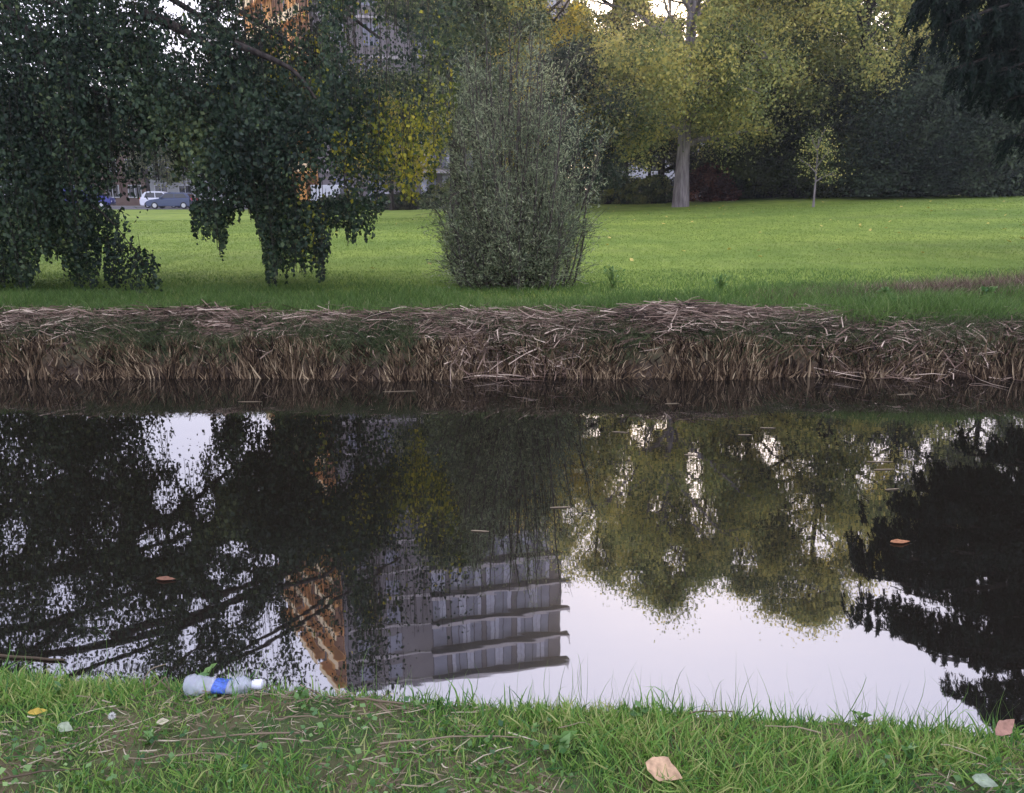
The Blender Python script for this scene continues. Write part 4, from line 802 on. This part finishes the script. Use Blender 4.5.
# ------------------------------------------------------------------ apartment tower
def tower():
    A = PR(560, 658, 96); Zt = A[2]
    def onroof(px, py):
        d = ray(px, py); d[2] *= -1; return np.array([0, 0, -CAMH]) + d * ((Zt + CAMH) / d[2])
    u = unit(onroof(387, 684) - A)            # along the front, towards the left corner
    Lr = 14.0
    # corner where it projects to px 350
    for s in np.linspace(8, 45, 600):
        q = A + u * s; gx, gy = proj(q[None], True)
        if gx[0] < 349: break
    L1 = s; K = A + u * L1
    v = np.array([math.sin(R(-33)), math.cos(R(-33)), 0])
    for s2 in np.linspace(2, 90, 600):
        gx, gy = proj((K + v * s2)[None], True)
        if gx[0] < 288: break
    L2 = s2
    ang = math.atan2(-u[1], -u[0]); base = np.array([K[0], K[1], .62]); root = empty('apartment_tower', base, ang)
    tag(root, 'tall grey apartment tower with pale balcony bands and a left side wall coloured as sunlit orange', 'building')
    c, s_ = math.cos(-ang), math.sin(-ang)
    vl = np.array([c * v[0] - s_ * v[1], s_ * v[0] + c * v[1]])  # left wing direction, local
    Ht = Zt - .62; ns = 15; sh = Ht / ns
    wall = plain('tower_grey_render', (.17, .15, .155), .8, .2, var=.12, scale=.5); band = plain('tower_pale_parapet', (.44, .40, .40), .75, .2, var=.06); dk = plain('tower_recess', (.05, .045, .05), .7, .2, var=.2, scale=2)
    curt = plain('tower_curtain', (.42, .42, .49), .6, .3, var=.15); pane = plain('tower_window_glass', (.20, .20, .25), .3, .4, var=.2, scale=.5); org = plain('tower_sunlit_orange_tint', (.85, .40, .12), .7, .2, var=.25, scale=.7); orgl = plain('tower_sunlit_parapet_tint', (.95, .70, .42), .7, .2, var=.1); orgd = plain('tower_brown_recess', (.22, .09, .03), .7, .2, var=.2)  # side wing orange and cream hold painted sunlight; the sun lamp misses this side
    D = 12.
    # body: quadrilateral prism, local x along the front, y backwards
    pts = [(0, 0), (L1, 0), (L1 + vl[0] * L2 * .5, max(vl[1] * L2, D)), (vl[0] * L2, vl[1] * L2)]
    b_ = MB(); n = 4; vs = [(x, y, 0) for x, y in pts] + [(x, y, Ht) for x, y in pts]
    b_.poly(vs, [(3, 2, 1, 0), (4, 5, 6, 7)] + [(i_, (i_ + 1) % 4, (i_ + 1) % 4 + 4, i_ + 4) for i_ in range(4)]); b_.build('wall', wall, root)
    b_ = MB(); b_.poly([(x * 1.01 - .1, y - .25, z) for z in (Ht + .003, Ht + .5) for x, y in pts], [(3, 2, 1, 0), (4, 5, 6, 7)] + [(i_, (i_ + 1) % 4, (i_ + 1) % 4 + 4, i_ + 4) for i_ in range(4)]); b_.build('roof', wall, root)
    fx0 = L1 * .38
    for k in range(ns):
        z0 = k * sh
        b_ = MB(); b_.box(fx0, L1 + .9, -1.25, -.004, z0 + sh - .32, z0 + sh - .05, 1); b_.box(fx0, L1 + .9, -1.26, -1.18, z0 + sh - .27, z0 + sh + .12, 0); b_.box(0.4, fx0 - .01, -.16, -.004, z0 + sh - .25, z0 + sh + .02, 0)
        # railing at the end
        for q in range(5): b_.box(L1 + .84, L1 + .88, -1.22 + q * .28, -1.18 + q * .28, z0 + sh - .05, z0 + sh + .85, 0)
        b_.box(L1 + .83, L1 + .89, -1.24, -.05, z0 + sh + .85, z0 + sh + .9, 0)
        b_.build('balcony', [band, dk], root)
        # windows of the storey
        for xx in (1.5, 5.2):
            f = MB(); f.box(xx, xx + 1.7, -.05, -.004, z0 + 1.0, z0 + sh - .7); f.build('window', pane, root)
        xx = fx0 + .2
        for (w_, g_) in ((1.8, .6), (4.0, .6), (3.4, .7), (4.4, .6)):
            if xx + w_ > L1 - .15: w_ = L1 - .15 - xx
            if w_ < .5: break
            f = MB(); f.box(xx, xx + w_, -.07, -.005, z0 + .35, z0 + sh - .45); nmul = max(1, int(w_ / .95))
            
            for q in range(nmul * 2):
                if (q * 7 + k * 3 + int(xx)) % 5 in (0, 3): f.box(xx + w_ * q / nmul / 2 + .02, xx + w_ * (q + 1) / nmul / 2 - .02, -.085, -.072, z0 + .45, z0 + sh - .55, 1)
            win = f.build('window', [pane, curt], root)
            fr = MB()
            for q in range(nmul + 1): fr.box(xx + w_ * q / nmul - .04, xx + w_ * q / nmul + .04, -.10, -.072, z0 + .35, z0 + sh - .45)
            fr.build('window_frame', dk, win)
            xx += w_ + g_
        # side wing (built along vl): sunlit orange painted into parapet, recess, panel colours
        nv = np.array([vl[1], -vl[0]]);  nv = -nv if nv[0] > 0 else nv
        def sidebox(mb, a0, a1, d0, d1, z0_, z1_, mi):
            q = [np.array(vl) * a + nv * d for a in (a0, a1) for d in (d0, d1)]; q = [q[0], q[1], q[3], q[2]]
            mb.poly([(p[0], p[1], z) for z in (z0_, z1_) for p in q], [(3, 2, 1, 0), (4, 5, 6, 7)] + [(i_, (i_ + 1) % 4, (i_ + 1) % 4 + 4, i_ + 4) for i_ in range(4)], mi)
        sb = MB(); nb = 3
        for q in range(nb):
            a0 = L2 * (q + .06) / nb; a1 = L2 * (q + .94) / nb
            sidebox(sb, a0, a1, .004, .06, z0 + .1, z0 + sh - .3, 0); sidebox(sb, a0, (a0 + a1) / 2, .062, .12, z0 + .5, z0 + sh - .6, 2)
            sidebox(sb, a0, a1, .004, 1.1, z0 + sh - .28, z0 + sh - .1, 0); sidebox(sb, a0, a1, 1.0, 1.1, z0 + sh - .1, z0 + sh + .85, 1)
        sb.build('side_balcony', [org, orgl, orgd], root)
    b_ = MB(); b_.box(L1 * .3, L1 * .6, 2, 6, Ht + .5, Ht + 2.2); b_.build('lift_housing', wall, root)
tower()
# low row of houses behind the road
brk = plain('row_brick', (.20, .13, .11), .85, .2, var=.2, scale=1.5); pale = plain('row_pale_render', (.5, .5, .55), .8, .2, var=.08); rooft = plain('roof_tiles', (.12, .08, .07), .8, .2, var=.2)
for i_, (x0, wd, hh_, mt, lab) in enumerate([(-77, 13, 7.5, brk, 'brick house at the far left end of the street'), (-63.6, 12, 9, pale, 'pale rendered house behind the street at far left'), (-51.2, 10, 8, brk, 'brick house behind the blue-grey hatchback'), (-40.8, 10.8, 10, pale, 'pale taller house right of the hatchback'),
                                            (10.5, 14, 7, pale, 'pale house glimpsed between the understorey trees'), (25, 14, 8, brk, 'brick house hidden behind the trees on the right')]):
    root = empty('terraced_house', (x0, 93, .7)); tag(root, lab, 'house', 'houses behind the road')
    b_ = MB(); b_.box(0, wd, 0, 9, 0, hh_); b_.build('wall', mt, root)
    b_ = MB(); b_.poly([(-.3, -.4, hh_), (wd + .3, -.4, hh_), (wd + .3, 9.4, hh_), (-.3, 9.4, hh_), (-.3, 4.5, hh_ + 3), (wd + .3, 4.5, hh_ + 3)], [(0, 1, 5, 4), (2, 3, 4, 5), (0, 4, 3), (1, 2, 5), (3, 2, 1, 0)]); b_.build('roof', rooft, root)
    for fl in range(int(hh_ // 2.8)):
        for q in range(4):
            xx = wd * (q + .5) / 4; 
            b_ = MB(); b_.box(xx - .75, xx + .75, -.06, -.004, .9 + fl * 2.8, 2.3 + fl * 2.8); f = b_.build('window', wht, root)
            b_ = MB(); b_.box(xx - .67, xx - .04, -.08, -.062, .98 + fl * 2.8, 2.22 + fl * 2.8); b_.box(xx + .04, xx + .67, -.08, -.062, .98 + fl * 2.8, 2.22 + fl * 2.8); b_.build('pane', glass, f)

# ------------------------------------------------------------------ light
SUN_EL, SUN_AZ = 12.3, 11.2   # azimuth from +Y towards +X
wd_ = bpy.data.worlds.new('World'); scene.world = wd_; wd_.use_nodes = True; nt = wd_.node_tree; nt.nodes.clear()
sky = nt.nodes.new('ShaderNodeTexSky'); sky.sky_type = 'NISHITA'; sky.sun_disc = False; sky.sun_elevation = R(SUN_EL); sky.sun_rotation = R(SUN_AZ)
sky.air_density = 1; sky.dust_density = 3.0; sky.ozone_density = 1.5
bg1 = nt.nodes.new('ShaderNodeBackground'); bg1.inputs[1].default_value = .06; nt.links.new(sky.outputs[0], bg1.inputs[0])
bg2 = nt.nodes.new('ShaderNodeBackground'); bg2.inputs[0].default_value = (.82, .82, 1.05, 1); bg2.inputs[1].default_value = 1.3   # thin high cloud
ad = nt.nodes.new('ShaderNodeAddShader'); nt.links.new(bg1.outputs[0], ad.inputs[0]); nt.links.new(bg2.outputs[0], ad.inputs[1])
wo = nt.nodes.new('ShaderNodeOutputWorld'); nt.links.new(ad.outputs[0], wo.inputs[0])
sl = bpy.data.lights.new('sun', 'SUN'); sl.energy = 4.5; sl.angle = R(.53); sl.color = (1, .78, .52); so = bpy.data.objects.new('sun', sl); C.objects.link(so)
d = Vector((math.sin(R(SUN_AZ)) * math.cos(R(SUN_EL)), math.cos(R(SUN_AZ)) * math.cos(R(SUN_EL)), math.sin(R(SUN_EL)))); so.rotation_euler = d.to_track_quat('Z', 'Y').to_euler()
scene.view_settings.view_transform = 'Standard'; scene.view_settings.look = 'None'; scene.view_settings.exposure = .6; scene.view_settings.gamma = 1
scene.cycles.max_bounces = 5; scene.cycles.diffuse_bounces = 2; scene.cycles.glossy_bounces = 2; scene.cycles.transmission_bounces = 3; scene.cycles.transparent_max_bounces = 8
scene.cycles.use_denoising = True; scene.cycles.sample_clamp_indirect = 4

if VEIL:  # added volume that imitates the lens flare veil over the far trees
    m, nt, out = newmat('lens_veil_volume'); v_ = N(nt, 'ShaderNodeVolumePrincipled'); v_.inputs['Color'].default_value = (.86, .86, .9, 1); v_.inputs['Density'].default_value = VEIL; v_.inputs['Anisotropy'].default_value = .6
    nt.links.new(v_.outputs[0], out.inputs['Volume']); b_ = MB(); b_.box(-150, 150, -40, 130, -2.3, 52); tag(b_.build('lens_veil', m), kind='stuff')

# scattered yellow leaves lying on the lawn
lf = None
for i_ in range(110):
    Y = rng.uniform(14, 48); x = rng.uniform(-.25, .66) * Y
    if lf is None: lf = leaf_thing((0, 0, 0), .13, 0, (.55, .45, .12), 'small yellow leaf fallen on the lawn', 'yellow leaves scattered over the lawn', .3); o = lf
    else: o = lf.copy(); C.objects.link(o)
    o.location = (x, Y, float(ground_z(x, Y)) + .05); o.rotation_euler = (rng.uniform(.1, .7), rng.uniform(-.4, .4), rng.uniform(0, 6)); o.scale = [rng.uniform(.6, 1.2)] * 3
